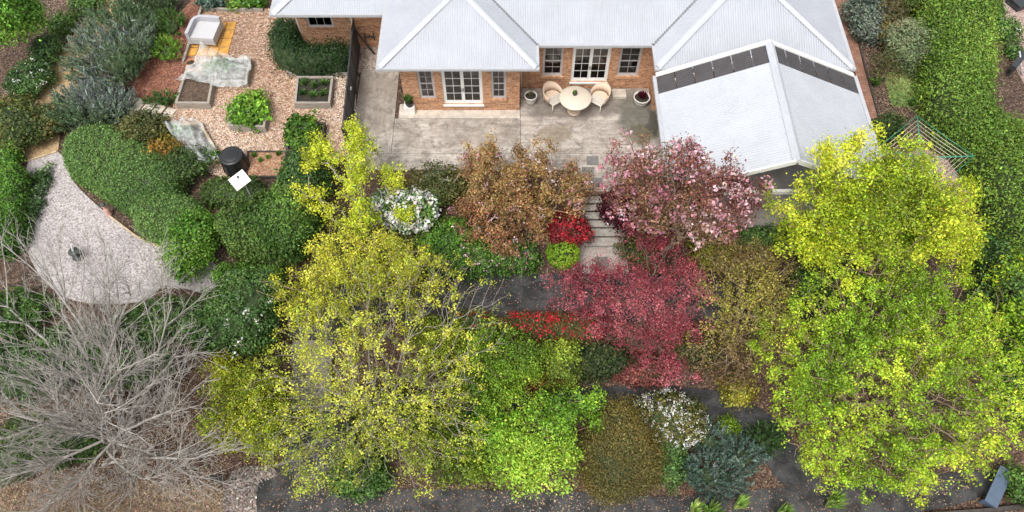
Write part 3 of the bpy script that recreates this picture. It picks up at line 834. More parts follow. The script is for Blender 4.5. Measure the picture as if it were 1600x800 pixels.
edging('short dark timber edging at the mouth of the gold path', [(37, 206), (36, 242)], ZL + .006, M['darktimber'], .16, .25, up=.18)
edging('short timber edging between gold path and pale gravel court', [(42, 252), (89, 237)], ZL + .006, M['timber2'], .07, .12, up=.04)
edging('grey timber edging between red mulch and chip yard', [(322, 0), (300, 62), (288, 100)], 0, M['timber'], .09, .2, up=.16)
edging('grey timber edging of the vegetable bed above the lounge', [(316, 16), (362, 18), (412, 18)], 0, M['timber'], .09, .2, up=.16)
edging('timber edging round the dark hedge by the brick wall', [(431, 66), (441, 104), (452, 117), (500, 118.5), (552, 118)], 0, M['timber'], .08, .2, up=.15)
edging('timber edging on the curved front of the big clipped hedge', [(168, 335), (215, 371), (262, 391), (300, 400)], ZL, M['timber2'], .05, .12, up=.04)
edging('dark timber sleeper edging along the bottom right path', [(1445, 806), (1530, 800), (1620, 790)], ZLOW, M['darktimber'], .12, .3, up=.22)
edging('timber edging along the side of the brick side path', [(1376, 196), (1352, 110), (1322, -12)], 0.0, M['darktimber'], .06, .15, up=.08)

# ================================================================== objects in the yard
# ---------------- charcoal fence with gate along the chip yard
fa, fb = P(547, 240, 0), P(563, 62, 0)
fence = thing('fence', 'tall charcoal panel fence with a gate between chip yard and patio', 'fence', fa)
fd = fb - fa; FL = fd.length; fdn = fd.normalized(); FH = 1.45
NP = 6
for i in range(NP + 1):
    p = fdn * (FL * i / NP)
    MB().box((-.035, -.035, -.1), (.035, .035, FH + .05)).build('post', M['char'], fence, .004, 1, loc=p)
for i in range(NP):
    a, b = fdn * (FL * i / NP + .05), fdn * (FL * (i + 1) / NP - .05)
    nm = 'gate' if i == 2 else 'panel'
    ns = 9
    o = MB().bar(a + Vector((0, 0, FH - .02)), b + Vector((0, 0, FH - .02)), .05, .05).bar(a + Vector((0, 0, .1)), b + Vector((0, 0, .1)), .05, .05).bar(a + Vector((0, 0, .08)), a + Vector((0, 0, FH)), .045).bar(b + Vector((0, 0, .08)), b + Vector((0, 0, FH)), .045).build(nm, M['char'], fence)
    for k in range(ns):
        q0, q1 = a + (b - a) * (k / ns) , a + (b - a) * ((k + 1) / ns)
        dd = (q1 - q0).normalized() * .006
        MB().bar(q0 + dd + Vector((0, 0, FH / 2 + .04)), q1 - dd + Vector((0, 0, FH / 2 + .04)), .018, FH - .19).build('slat', M['char'], o)
    if i == 2:
        MB().bar(a * .75 + b * .25 + Vector((.05, 0, 1.0)), a * .75 + b * .25 + Vector((.05, .14, 1.0)), .05, .06).build('latch', M['white'], o)
# open gate leaf leaning in towards the yard
# ---------------- wall bracket on the brick of the far wing
bp = W(577, 52, ywc)
hk = thing('hose_bracket', 'black metal hose bracket on the brick wall behind the fence', 'bracket', (bp.x, ywc - .02, bp.z))
MB().bar((-.18, -.08, .1), (-.18, -.08, -.3), .04).build('upright', M['char'], hk)
MB().bar((.18, -.08, .1), (.18, -.08, -.3), .04).build('upright', M['char'], hk)
MB().bar((-.16, -.08, -.1), (.16, -.08, -.1), .04).bar((0, -.08, -.1), (0, .04, -.1), .05).build('crossbar', M['char'], hk)
bb = thing('leaning_pole', 'dark pole leaning on the house wall beyond the fence', 'pole', P(585, 85, 0))
MB().tube([(0, 0, .02), (-.75, ywc - P(585, 85, 0).y - .06, 1.15)], .035, 8).build('pole', M['char'], bb)

# ---------------- raised beds
def raised(label, px, h, soil, boards=M['timber'], w=.09, grp='raised garden beds', sink=.08):
    pts = [P(u, v, 0) for u, v in px]
    c = sum(pts, Vector()) / len(pts)
    t = thing('raised_bed', label, 'garden bed', c, group=grp)
    n = len(pts)
    for i in range(n):
        a, b = pts[i] - c, pts[(i + 1) % n] - c
        d = (b - a).normalized()
        nrm = d.cross(Vector((0, 0, 1)))
        e = d * (w / 2 + .001)
        # boards butt at the corners
        a2, b2 = (a - e, b - e * 1.02) if i % 2 == 0 else (a + e, b + e)
        a2, b2 = (a + e * 1.0, b - e * 1.0) if i % 2 else (a - e, b + e)
        MB().bar(a2 + Vector((0, 0, h / 2 - .02)), b2 + Vector((0, 0, h / 2 - .02)), w, h + .04).build('board', boards, t, .008, 1)
    MB().prism([(p - c) * .985 for p in pts], .0, h - sink).build('soil', soil, t)
    return t
ZB = .32
def up(u, v, z=ZB):            # outline given at the top rim -> pixel of the same spot at ground
    p = P(u, v, z)
    d = math.hypot(p.y * ST + H * CT, 0)
    return (800 + p.x * F / (p.y * ST + H * CT), 400 - (p.y * CT - H * ST) * F / (p.y * ST + H * CT))
raised('weathered raised bed with bare brown soil beside the red mulch', [up(290, 112), up(333, 116), up(325, 160), up(275, 160)], ZB, M['soil'])
raised('weathered raised bed half under the larger sheet of netting', [up(338, 92), up(391, 92), up(384, 126), up(336, 126)], ZB, M['soil'])
raised('raised bed filled by one leafy bright green crop', [up(364, 156), up(417, 158), up(412, 197), up(358, 195)], ZB, M['soil_dark'])
raised('raised bed of dark soil with sparse green seedlings near the fence', [up(465, 120), up(519, 120), up(514, 160), up(461, 160)], ZB, M['soil_dark'])
raised('low bed of straw-coloured soil and small seedlings beside the black compost bin', [up(387, 236, .12), up(446, 236, .12), up(444, 275, .12), up(385, 275, .12)], .12, M['soil_pink'], M['darktimber'], .05, sink=.05)
raised('overgrown raised bed at the foot of the charcoal fence', [up(450, 192), up(506, 192), up(500, 235), up(448, 235)], ZB, M['soil_dark'], M['darktimber'])
b7 = raised('low diagonal bed under the smaller sheet of netting', [up(262, 196, .2), up(312, 192, .2), up(344, 246, .2), up(318, 262, .2)], .2, M['soil'], M['timber2'])
hp = thing('hoop', 'thin black hoop standing over the overgrown raised bed', 'hoop', P(503, 222, 0))
MB().tube([(-.1 + .22 * math.cos(a), .75 * math.cos(a), .25 + .6 * math.sin(a)) for a in [math.pi * i / 14 for i in range(15)]], .015, 6).build('hoop_tube', M['blackplastic'], hp)
# ---------------- netting sheets
def net(label, corners, hts, peak, seed, bed=.3):
    """cloth draped over hoops: bilinear between four ground pixels, raised over the supports, wrinkled"""
    c = [P(u, v, 0) for u, v in corners]
    n = 34; V = []
    r = random.Random(seed)
    ph = [r.uniform(0, 6) for _ in range(8)]
    for j in range(n + 1):
        for i in range(n + 1):
            s, t = i / n, j / n
            p = (c[0] * (1 - s) + c[1] * s) * (1 - t) + (c[3] * (1 - s) + c[2] * s) * t
            e = min(s, 1 - s, t, 1 - t)
            z = (hts[0] * (1 - s) + hts[1] * s) * (1 - t) + (hts[3] * (1 - s) + hts[2] * s) * t
            for (ps, pt, ph_, w_) in peak: z += ph_ * math.exp(-(((s - ps) ** 2 + (t - pt) ** 2) ** .5) / w_)
            z += .05 * math.sin(s * 24 + ph[0] + 4 * math.sin(t * 6 + ph[1])) + .04 * math.sin(t * 23 + ph[2] + 2 * math.sin(s * 7))
            p = p + Vector((.05 * math.sin(t * 13 + ph[3]) * (e < .08), .05 * math.sin(s * 11 + ph[4]) * (e < .08), 0))
            V.append((p.x, p.y, max(z, bed)))
    i = (np.arange(n)[:, None] * (n + 1) + np.arange(n)[None]).ravel()
    V = np.array(V); base = V.mean(0); base[2] = 0
    me = np_mesh('netting', V - base, np.c_[i, i + 1, i + n + 2, i + n + 1], smooth=True)
    me.materials.append(M['net'])
    t = add('garden_netting', me, loc=base)
    return tag(t, label, 'netting', 'white crop netting sheets')
net('larger white garden netting draped over a raised bed below the lounge', [(322, 96), (400, 104), (386, 148), (280, 136)], [.35, .4, .36, .36], [(.18, .1, 1.0, .15), (.52, .45, .75, .14), (.95, .08, .3, .12), (.15, .9, .3, .12)], 3, .345)
net('smaller white netting tucked over the diagonal bed beside the compost bin', [(262, 204), (316, 197), (348, 255), (316, 278)], [.3, .35, .3, .3], [(.6, .2, .85, .16), (.4, .8, .75, .16), (.1, .1, .4, .12)], 5, .23)
# ---------------- compost bin
cb_ = thing('compost_bin', 'round black plastic compost bin with lid at the edge of the chip yard', 'compost bin', P(371, 262, 0))
MB().lathe([(.47, .0), (.48, .05), (.445, .28), (.44, .30), (.45, .32), (.42, .54), (.415, .56), (.425, .58), (.40, .68)], 36).build('body', M['blackplastic'], cb_)
MB().lathe([(.43, .66), (.44, .70), (.42, .74), (.34, .775), (.325, .765), (.31, .775), (.15, .795), (.02, .798)], 36).build('lid', M['blackplastic'], cb_)
for k in range(10):
    a = 2 * math.pi * k / 10
    MB().bar((.48 * math.cos(a), .48 * math.sin(a), .05), (.41 * math.cos(a), .41 * math.sin(a), .65), .035).build('rib', M['blackplastic'], cb_)
# ---------------- white sign on its post
sb = P(401, 323, float(zg(P(401, 323, -.1).x, P(401, 323, -.1).y)))
hp_ = W(382, 286, sb.y).z - sb.z
sg = thing('sign', 'white square sign tilted on a thin post beside the compost bin', 'sign', sb)
MB().bar((0, 0, -.1), (0, 0, hp_), .035).build('post', M['gutter'], sg)
bd = MB().box((-.3, -.25, -.008), (.3, .25, .008)).build('board', M['white'], sg, .004, 1, loc=(-.14, .08, hp_ + .06))
bd.rotation_euler = (R(22), R(-12), R(38))
mk = solid('sign_ink', (0.03, 0.03, 0.03), 0.6)
MB().lathe([(.05, 0), (.05, .003), (.02, .004)], 12, (.02, .14, .0085), .6).box((-.02, .06, .0085), (.05, .12, .0115)).build('emblem', mk, bd)
for k, (w0, w1) in enumerate(((-.2, .16), (-.17, .2), (-.12, .1), (-.2, .2))):
    MB().box((w0, .0 - k * .06, .0085), (w1, .014 - k * .06, .0105)).build('print_line', M['gutter'], bd)
# ---------------- lounge on its ochre tiles
tb = [P(309, 38, 0), P(371, 34, 0), P(356, 88, 0), P(290, 88, 0)]
tile = thing('tile_mat', 'ochre yellow square tiles laid on wood chips under the grey lounge', 'tiles', (tb[0] + tb[2]) / 2)
nu, nv = 4, 4
for j in range(nv):
    for i in range(nu):
        q = lambda a, b: ((tb[0] * (1 - a) + tb[1] * a) * (1 - b) + (tb[3] * (1 - a) + tb[2] * a) * b) - tile.location
        g_ = .012
        a0, a1, b0, b1 = i / nu + g_, (i + 1) / nu - g_, j / nv + g_, (j + 1) / nv - g_
        pr = [q(a0, b1), q(a1, b1), q(a1, b0), q(a0, b0)]
        MB().prism(pr, .0, .03 + .006 * random.random()).build('tile', M['yellowtile'], tile, .005, 1)
lg = thing('lounge_chair', 'pale grey outdoor corner lounge with a curved back and square seat', 'lounge chair', P(325, 58, .035), R(-6))
S_ = .56
def rounded_L(off, r0):
    """outline of the wrap-around back: from the front of the left arm round the far left corner to the right end"""
    r = r0
    pts = [(-S_ + off, -S_)]
    cx, cy = -S_ + .38, S_ - .38
    for k in range(9):
        a = math.pi - k * (math.pi / 2) / 8
        pts.append((cx + (.38 - off) * math.cos(a), cy + (.38 - off) * math.sin(a)))
    pts.append((S_, S_ - off))
    return pts
o_, i_ = rounded_L(0, 0), rounded_L(.13, 0)
MB().prism(o_ + i_[::-1], .10, .68).build('backrest', M['lounge'], lg, .03)
MB().box((-S_ + .135, -S_ + .01, .12), (S_ - .01, S_ - .135, .34)).build('base', M['lounge'], lg, .02)
MB().box((-S_ + .14, -S_ + .015, .342), (S_ - .02, S_ - .14, .46)).build('seat_cushion', M['cushion'], lg, .04, 3)
for sx in (-.42, .42):
    for sy in (-.42, .42): MB().lathe([(.03, .0), (.03, .13)], 10, (sx, sy, 0)).build('leg', M['char'], lg)
pt_ = thing('flower_pot', 'small pot with dark soil beside the corner of the ochre tiles', 'pot', P(301, 104, 0))
MB().lathe([(.13, 0), (.17, .22), (.19, .23), (.19, .27), (.165, .27), (.16, .2), (.02, .2)], 20).build('pot', M['terracotta'], pt_)
MB().lathe([(.155, .2), (.1, .235), (.02, .24)], 16).build('soil', M['soil_dark'], pt_)

# ---------------- patio table and chairs
tc = P(899, 158, .74)
tc = P(899, 153, .74); tc.z = .006
tbl = thing('round_table', 'round sandy patio table with a small pot on it', 'table', tc)
rt = 25 / ppm(P(899, 153, .74))
MB().lathe([(rt - .03, .70), (rt - .006, .705), (rt, .72), (rt, .735), (rt - .01, .745), (.02, .746)], 48).build('table_top', M['tabletop'], tbl)
MB().lathe([(.05, .03), (.05, .70)], 16).build('pedestal', M['wicker'], tbl)
MB().lathe([(.26, .0), (.27, .015), (.24, .03), (.06, .05)], 28).build('base', M['wicker'], tbl)
def chair(label, p, rz):
    t = thing('patio_chair', label, 'chair', p, rz, 'wicker chairs at the round table')
    # +x is forward; the shell wraps round the back
    n = 22; mb = MB(); ri, ro = [], []
    outer, inner = [], []
    for k in range(n + 1):
        a = R(62) + (R(298) - R(62)) * k / n
        c, s = math.cos(a), math.sin(a)
        hgt = .66 + .16 * max(0, -c) ** .8
        flare = 1.0 + .10 * max(0, -c)
        outer.append((.37 * c, .36 * s, .36)); inner.append((.37 * c * flare * 1.06 - .02, .36 * s * 1.06, hgt))
    vo = [[mb.bm.verts.new(p_) for p_ in row] for row in (
        outer, inner,
        [(x * .93, y * .93, z + .012) for x, y, z in inner], [(x * .92, y * .92, z) for x, y, z in outer])]
    for A, B in ((0, 1), (1, 2), (2, 3), (3, 0)):
        for k in range(n): mb.bm.faces.new((vo[A][k], vo[A][k + 1], vo[B][k + 1], vo[B][k])).smooth = True
    for e in (0, n): mb.bm.faces.new([vo[q][e] for q in range(4)])
    mb.build('backrest', M['wicker'], t)
    for k in range(6):
        x0 = -.02 + k * .062
        hw = .33 * math.sqrt(max(.15, 1 - (x0 / .42) ** 2))
        MB().box((x0, -hw, .40), (x0 + .036, hw, .42)).build('seat_slat', M['cream'], t, .004, 1)
    MB().prism([(.33 * math.cos(a), .32 * math.sin(a)) for a in [R(95) + R(170) * k / 12 for k in range(13)]], .38, .425).build('seat', M['wicker'], t)
    MB().bar((.33, -.26, .405), (-.02, -.32, .405), .03).bar((.33, .26, .405), (-.02, .32, .405), .03).bar((.36, -.27, .405), (.36, .27, .405), .03).build('seat_frame', M['cream'], t)
    for sx, sy in ((.36, .27), (.36, -.27), (-.25, .24), (-.25, -.24)):
        MB().tube([(sx, sy, .41), (sx * 1.08, sy * 1.08, .0)], [.018, .012], 8).build('leg', M['cream'], t)
    return t
c1 = P(864, 150, .45); c1.z = .006; c2 = P(937, 151, .45); c2.z = .006
chair('beige wicker chair on the left of the round table', c1, R(-55))
chair('beige wicker chair on the right of the round table', c2, R(-125))
# plinth, door step
MB_ = MB().box((-.2, -.24, 0), (.2, .24, .34)).build('plinth', M['white'], None, .01, 2, loc=P(641, 177, .006) + Vector((0, .2, 0)))
tag(MB_, 'white rendered block under a potted plant at the house corner', 'plinth')
MB_ = MB().box((-.27, -.2, 0), (.27, .2, .12)).build('door_step', MCP, None, .012, 2, loc=P(967, 149, .006) + Vector((0, .02, 0)))
tag(MB_, 'small pale concrete step beside the right wicker chair', 'step')
# ---------------- clothes line
cz = 1.95
top, rgt = P(1433, 181, cz), P(1522, 244, cz)
e = rgt - top; f = Vector((e.y, -e.x, 0))
if f.y > 0: f = -f
ctr = top + (e + f) / 2
zc0 = float(zg(ctr.x, ctr.y)) + .03
cl = thing('clothes_line', 'green rotary clothes line over brick paving beside the big hedge', 'clothes line', (ctr.x, ctr.y, zc0))
MB().tube([(0, 0, -.05), (0, 0, cz - zc0 - .15)], .03, 10).build('post', M['green_metal'], cl)
MB().lathe([(.06, cz - zc0 - .3), (.07, cz - zc0 - .25), (.05, cz - zc0 - .1), (.02, cz - zc0 - .05)], 14).build('hub', M['green_metal'], cl)
cor = [top - ctr, rgt - ctr, rgt + f - ctr, top + f - ctr]
for c in cor:
    hub = Vector((0, 0, cz - zc0 - .30)); tip = Vector((c.x, c.y, cz - zc0))
    arm = MB().tube([hub, tip], .024, 7).build('arm', M['green_metal'], cl)
    MB().tube([Vector((0, 0, cz - zc0 - .85)), hub * .45 + tip * .55], .012, 6).build('strut', M['green_metal'], cl)
for i in range(4):
    A, B = cor[i], cor[(i + 1) % 4]
    for k in range(6):
        s = 1 - k * .105
        za = cz - zc0 - .30 * (1 - s)
        MB().tube([Vector((A.x * s, A.y * s, za)), Vector(((A.x + B.x) / 2 * s, (A.y + B.y) / 2 * s, za - .03)), Vector((B.x * s, B.y * s, za))], .010 if k else .013, 5).build('line', M['line'] if k else M['green_metal'], cl)
# ---------------- bench bottom right
b0, b1 = P(1548, 788, ZLOW + .45), P(1573, 733, ZLOW + .45)
bm_ = (b0 + b1) / 2; bl = (b1 - b0).length
bn = thing('bench', 'narrow blue-grey garden bench by the bottom right path', 'bench', (bm_.x, bm_.y, ZLOW - .03), math.atan2((b1 - b0).y, (b1 - b0).x))
MB().box((-bl / 2, -.2, .44), (bl / 2, .2, .49)).build('seat', M['bench'], bn, .008)
for s in (-1, 1):
    MB().box((s * (bl / 2 - .12) - .03, -.17, -.02), (s * (bl / 2 - .12) + .03, .17, .44)).build('leg', M['bench'], bn, .006)
MB().bar((-bl / 2 + .15, 0, .3), (bl / 2 - .15, 0, .3), .05).build('stretcher', M['bench'], bn)
# ---------------- ornaments on the gravel
od = thing('garden_ornament', 'small dark garden ornament with a white upright on the pale gravel', 'ornament', P(123, 401, ZL))
MB().lathe([(.20, .0), (.21, .03), (.12, .05), (.07, .1), (.06, .28), (.09, .32), (.18, .34), (.18, .36), (.02, .365)], 20).build('pedestal', M['dust'], od)
MB().bar((-.02, .02, .35), (.03, .12, .62), .05).build('gnomon', M['white'], od)
MB().bar((.1, -.03, .30), (.30, .03, .40), .06).build('arm', M['dust'], od)
fg = thing('garden_figure', 'small pink and dark garden figure in the notch of the big hedge', 'ornament', P(172, 334, ZL))
MB().lathe([(.10, 0), (.115, .05), (.085, .22), (.10, .30), (.06, .38), (.035, .41), (.075, .46), (.085, .52), (.07, .58), (.02, .61)], 18).build('body', M['skin_clay'], fg)
MB().lathe([(.088, .53), (.095, .57), (.06, .63), (.01, .64)], 18, (0, .012, 0)).build('hair', M['dust'], fg)
# ---------------- garden stakes before the flowering hedge
for lab, u in (('left', 737), ('middle', 815), ('right', 854)):
    p = P(u, 437, ZP1 - .02)
    o = MB().bar((0, 0, -.1), (0, 0, .75), .025).lathe([(.022, .74), (.026, .77), (.004, .79)], 8).build('garden_stake', M['bark_pale'], None, loc=p)
    tag(o, {'left': 'thin pale stake before the green border, leftmost of three on the black path', 'middle': 'thin pale stake in the middle of the three before the green border', 'right': 'thin pale stake nearest the lime green ball shrub'}[lab], 'stake', 'thin stakes beside the upper path')
# ---------------- black light fitting at the pebble bed
lf = thing('garden_light', 'low black garden light beside the pebble bed', 'garden light', P(342, 752, ZLOW - .03))
MB().lathe([(.03, -.05), (.03, .3)], 10).build('stem', M['blackplastic'], lf)
o = MB().box((-.26, -.1, .28), (.2, .1, .38)).build('head', M['blackplastic'], lf, .02); o.rotation_euler = (0, R(12), R(-20))
# ---------------- neighbour's dark posts beyond the big hedge
nb = thing('dark_beam', 'thick dark beam on short posts beyond the big hedge', 'beam', P(1571, 121, 0))
q0, q1 = Vector((0, 0, .5)), P(1612, 70, .5) - P(1571, 121, 0)
MB().bar(q0, q1, .22, .22).build('beam', M['char'], nb, .01)
for s in (.12, .85): MB().bar(q0 * (1 - s) + q1 * s - Vector((0, 0, .1)), Vector(((q0 * (1 - s) + q1 * s).x, (q0 * (1 - s) + q1 * s).y, -.1)), .12).build('post', M['char'], nb)
nr_ = thing('grey_rail', 'thin grey rail leaning against the dark beam at the right edge', 'rail', P(1596, 118, 0))
MB().tube([(0, 0, .03), (-.35, .55, .78)], .035, 8).build('rail', M['gutter'], nr_)
nx = MB().box((-.3, -.35, 0), (.3, .35, .28)).box((-.34, -.39, .28), (.34, .39, .32)).build('planter_box', M['char'], None, .012, 2, loc=P(1587, 8, 0.0)); nx.rotation_euler = (0, 0, R(25))
tag(nx, 'dark grey lidded box on the neighbour paving, top right corner', 'box')
# ---------------- pots
def potted(label, p, mat, prof):
    t = thing('flower_pot', label, 'pot', p)
    MB().lathe(prof, 26).build('pot', mat, t)
    rr = prof[-1][0]
    return t
POTS = []
POT = lambda r, h: [(r * .7, 0), (r * .95, h * .5), (r, h * .9), (r * 1.06, h * .92), (r * 1.06, h), (r * .93, h), (r * .9, h * .82)]
POTS.append(potted('pale round pot with dry twigs beside the left wicker chair', P(829, 160, .006), M['pot_white'], POT(.24, .42)))
POTS.append(potted('white bowl pot with a burgundy plant near the pergola', P(1001, 161, .006), M['pot_white'], POT(.31, .36)))
POTS.append(potted('dark pot with a spiky green plant on the white block', P(640, 165, .35) , M['pot_dark'], POT(.15, .2)))
POTS.append(potted('tiny dark pot with a sprig on the round table', P(898, 148, .752), M['pot_dark'], POT(.09, .12)))
for t, r, h in zip(POTS, (.24, .31, .15, .09), (.42, .36, .2, .12)):
    MB().lathe([(r * .9, h * .7), (r * .9, h * .83), (.02, h * .86)], 20).build('soil', M['soil_dark'], t)

# ================================================================== vegetation
def unit(a): return a / np.maximum(np.linalg.norm(a, axis=-1, keepdims=True), 1e-9)
def rdir(n): return unit(rng.normal(size=(n, 3)))
class Lump:
    """smooth random field, about -1..1"""
    def __init__(s, f=1.0, k=7):
        s.k = rdir(k) * f * rng.uniform(.5, 1.6, (k, 1)); s.p = rng.uniform(0, 6.28, k)
    def __call__(s, x): return np.sin(x @ s.k.T + s.p).sum(-1) / (len(s.p) ** .5) * .9
def leaf_cards(pos, out, L, Wd, axial=.35, jit=.45, face=.9):
    """one folded diamond leaf per point, blade roughly facing outwards"""
    n = len(pos)
    n0 = unit(out + face * rdir(n))
    a = axial * out + (1 - axial) * rdir(n)
    a = unit(a - (a * n0).sum(1, keepdims=True) * n0 * (1 - axial * .6))
    sd = unit(np.cross(n0, a))
    l = (L * rng.uniform(1 - jit, 1 + jit, n))[:, None]; w = (Wd * rng.uniform(1 - jit, 1 + jit, n))[:, None]
    b0 = pos - a * l * .5
    V = np.stack([b0, b0 + a * l * .45 + sd * w * .5 + n0 * w * .18, b0 + a * l, b0 + a * l * .45 - sd * w * .5 + n0 * w * .18], 1)
    return V
def tints(pos, pal, f=1.6, jit=.27):
    """leaf colours: patches drift through the palette, every leaf a little different"""
    pal = np.array(pal, float)
    lv = Lump(f)(pos) * .5 + .5 + rng.normal(0, .22, len(pos))
    x = np.clip(lv, 0, .999) * (len(pal) - 1)
    i = np.minimum(x.astype(int), max(len(pal) - 2, 0)); t = (x - i)[:, None]
    c = pal[i] * (1 - t) + pal[np.minimum(i + 1, len(pal) - 1)] * t
    return np.clip(c * np.exp(rng.normal(0, jit, (len(pos), 1))) * np.exp(rng.normal(0, .09, (len(pos), 3))), 0, .92)
def leaf_obj(name, V, col, parent, org, mat='leaf'):
    n = len(V)
    me = np_mesh(name, (V - np.asarray(org)).reshape(-1, 3), np.arange(n * 4).reshape(n, 4), np.repeat(col, 4, 0))
    me.materials.append(M[mat])
    return add(name, me, parent)
def tubes(nodes, par, rad, org):
    ix = np.arange(len(nodes))[par >= 0]; pi = par[ix]
    a, b = nodes[pi], nodes[ix]
    d = unit(b - a); ref = np.where(np.abs(d[:, 2:]) < .9, np.array([[0, 0, 1.]]), np.array([[0, 1., 0]]))
    s = unit(np.cross(d, ref)); u = np.cross(s, d)
    k = 4
    V = []
    ra = np.minimum(rad[pi], rad[ix] * 1.5)
    for P_, r_ in ((a, ra), (b, rad[ix])):
        for q in range(k):
            an = 2 * math.pi * q / k
            V.append(P_ + (s * math.cos(an) + u * math.sin(an)) * r_[:, None])
    V = np.stack(V, 1)
    m = len(ix); base = np.arange(m)[:, None] * 8
    Fq = np.concatenate([base + np.array([[q, (q + 1) % k, k + (q + 1) % k, k + q]]) for q in range(k)], 0)
    return np_mesh('trunk', (V - np.asarray(org)).reshape(-1, 3), Fq, smooth=True)
def ell(u, v, z, rx, ry, rz, Y=None):
    if Y is not None: z = W(u, v, Y).z        # the crown hangs over a known distance from the house
    c = P(u, v, z); k = ppm(c); ph = math.atan2(H - c.z, c.y)
    y2 = (ry / k) ** 2 - (rz * math.cos(ph)) ** 2
    return np.array(c), np.array([rx / k, math.sqrt(max(y2, (.4 * rx / k) ** 2)) / math.sin(ph), rz])
def tree(name, label, ells, n, pal, lpt=26, L=.11, Wd=.06, cr=.2, bark='bark_grey', tip=.009, pw=.45, fork=.25, shell=.45, lump=.3,
         base=None, cat='tree', group=None, flowers=None, rise=1.0, minz=-.75, top=None, spray=.0, stems=1, face=.9, axial=.35, rmax=.16, flat=.8, wob=.035, bare=.0):
    """trunk grown towards points spread through the crown; leaves in tufts round the branch ends"""
    E = [ell(*e) for e in ells]
    wts = np.array([e[1].prod() for e in E]) ** .8; wts /= wts.sum()
    A = []; O = []
    for (c, r), w in zip(E, wts):
        m = max(6, int(n * w)); lp = Lump(2.2)
        d = rdir(m * 4); d = d[d[:, 2] > minz][:m]
        rr = rng.uniform(0, 1, len(d)) ** shell * (1 + lump * lp(d * 1.3))
        A.append(c + d * r * rr[:, None]); O.append(d)
    A = np.concatenate(A); O = np.concatenate(O)
    c0, r0 = E[0]
    bx = np.array([c0[0], c0[1]]) if base is None else np.array(base)
    gz = float(zg(bx[0], bx[1]))
    A[:, 2] = np.maximum(A[:, 2], gz + .12)
    fz = gz + (c0[2] - gz) * fork
    nodes = []; par = []; ln = []
    if stems == 1:
        for k in range(4):
            t = k / 3
            nodes.append([bx[0] + .06 * math.sin(k * 2.1), bx[1] + .06 * math.cos(k * 1.7), gz - .05 + (fz - gz + .05) * t]); par.append(k - 1); ln.append(0.)
    else:
        nodes.append([bx[0], bx[1], gz - .05]); par.append(-1); ln.append(0.)
        for k in range(stems):
            a = k * 2.4
            nodes.append([bx[0] + .18 * math.cos(a), bx[1] + .18 * math.sin(a), gz + .25]); par.append(0); ln.append(.2)
    nt = len(A)
    N = np.zeros((len(nodes) + nt * 3, 3)); Ln = np.zeros(len(N)); Pa = np.full(len(N), -1, int)
    m = len(nodes); N[:m] = nodes; Pa[:m] = par; Ln[:m] = ln
    start = 3 if stems == 1 else 1
    order = np.argsort(np.linalg.norm(A - N[m - 1], axis=1)); tips = []
    for j in order:
        p = A[j]
        cd = np.linalg.norm(N[start:m] - p, axis=1) + pw * Ln[start:m] + .6 * np.maximum(0, N[start:m, 2] - p[2] - .1)
        i = int(np.argmin(cd)) + start
        q = N[i]; dv = p - q; dl = float(np.linalg.norm(dv))
        prev = i
        ns = 2 if dl > .35 else 1
        for s in range(1, ns + 1):
            t = s / (ns + 1)
            N[m] = q + dv * t + np.array([0, 0, -.10 * rise * dl * math.sin(t * math.pi) * .5]) + rng.normal(0, wob * dl, 3)
            Pa[m] = prev; Ln[m] = Ln[prev] + dl / (ns + 1); prev = m; m += 1
        N[m] = p; Pa[m] = prev; Ln[m] = Ln[prev] + dl / (ns + 1); tips.append((j, m)); m += 1
    N, Pa = N[:m], Pa[:m]
    E2 = 2.35; acc = np.zeros(m); kids = np.zeros(m, int)
    for i in range(m - 1, -1, -1):
        if kids[i] == 0: acc[i] = tip ** E2
        if Pa[i] >= 0: acc[Pa[i]] += acc[i]; kids[Pa[i]] += 1
    rad = acc ** (1 / E2)
    rad = np.minimum(rad, rmax)
    root = thing(name, label, cat, (bx[0], bx[1], gz), group=group)
    me = tubes(N, Pa, rad, root.location); me.materials.append(M[bark])
    add('trunk' if cat == 'tree' else 'stems', me, root)
    if lpt:
        nl = rng.poisson(lpt * rng.uniform(.35, 1.65, nt)) * (rng.uniform(size=nt) > bare)
        idx = np.repeat(np.arange(nt), nl)
        off = rng.normal(0, 1, (len(idx), 3)) * cr * np.array([1, 1, flat])
        if spray: off += O[idx] * (rng.uniform(-1, .3, (len(idx), 1)) * spray)
        pos = A[idx] + off
        out = unit(off * 2 + O[idx] * cr + np.array([0, 0, .6 * cr]))
        leaf_obj('crown' if cat == 'tree' else 'foliage', leaf_cards(pos, out, L, Wd, axial, face=face), np.clip(tints(pos, pal) * np.exp(rng.normal(0, .22, (nt, 1)))[idx], 0, .85), root, root.location)
    if flowers:
        fpal, frac, per, fl, fr = flowers
        sel = np.where(rng.uniform(size=nt) < frac)[0]
        idx = np.repeat(sel, per)
        off = rng.normal(0, fr, (len(idx), 3))
        ctr = A[sel] + O[sel] * cr * 1.1 + rng.normal(0, .06, (len(sel), 3))
        pos = np.repeat(ctr, per, 0) + off
        leaf_obj('blossom', leaf_cards(pos, unit(off + np.array([0, 0, fr])), fl, fl * .85, .1), tints(pos, fpal, 3, .15), root, root.location)
    return root
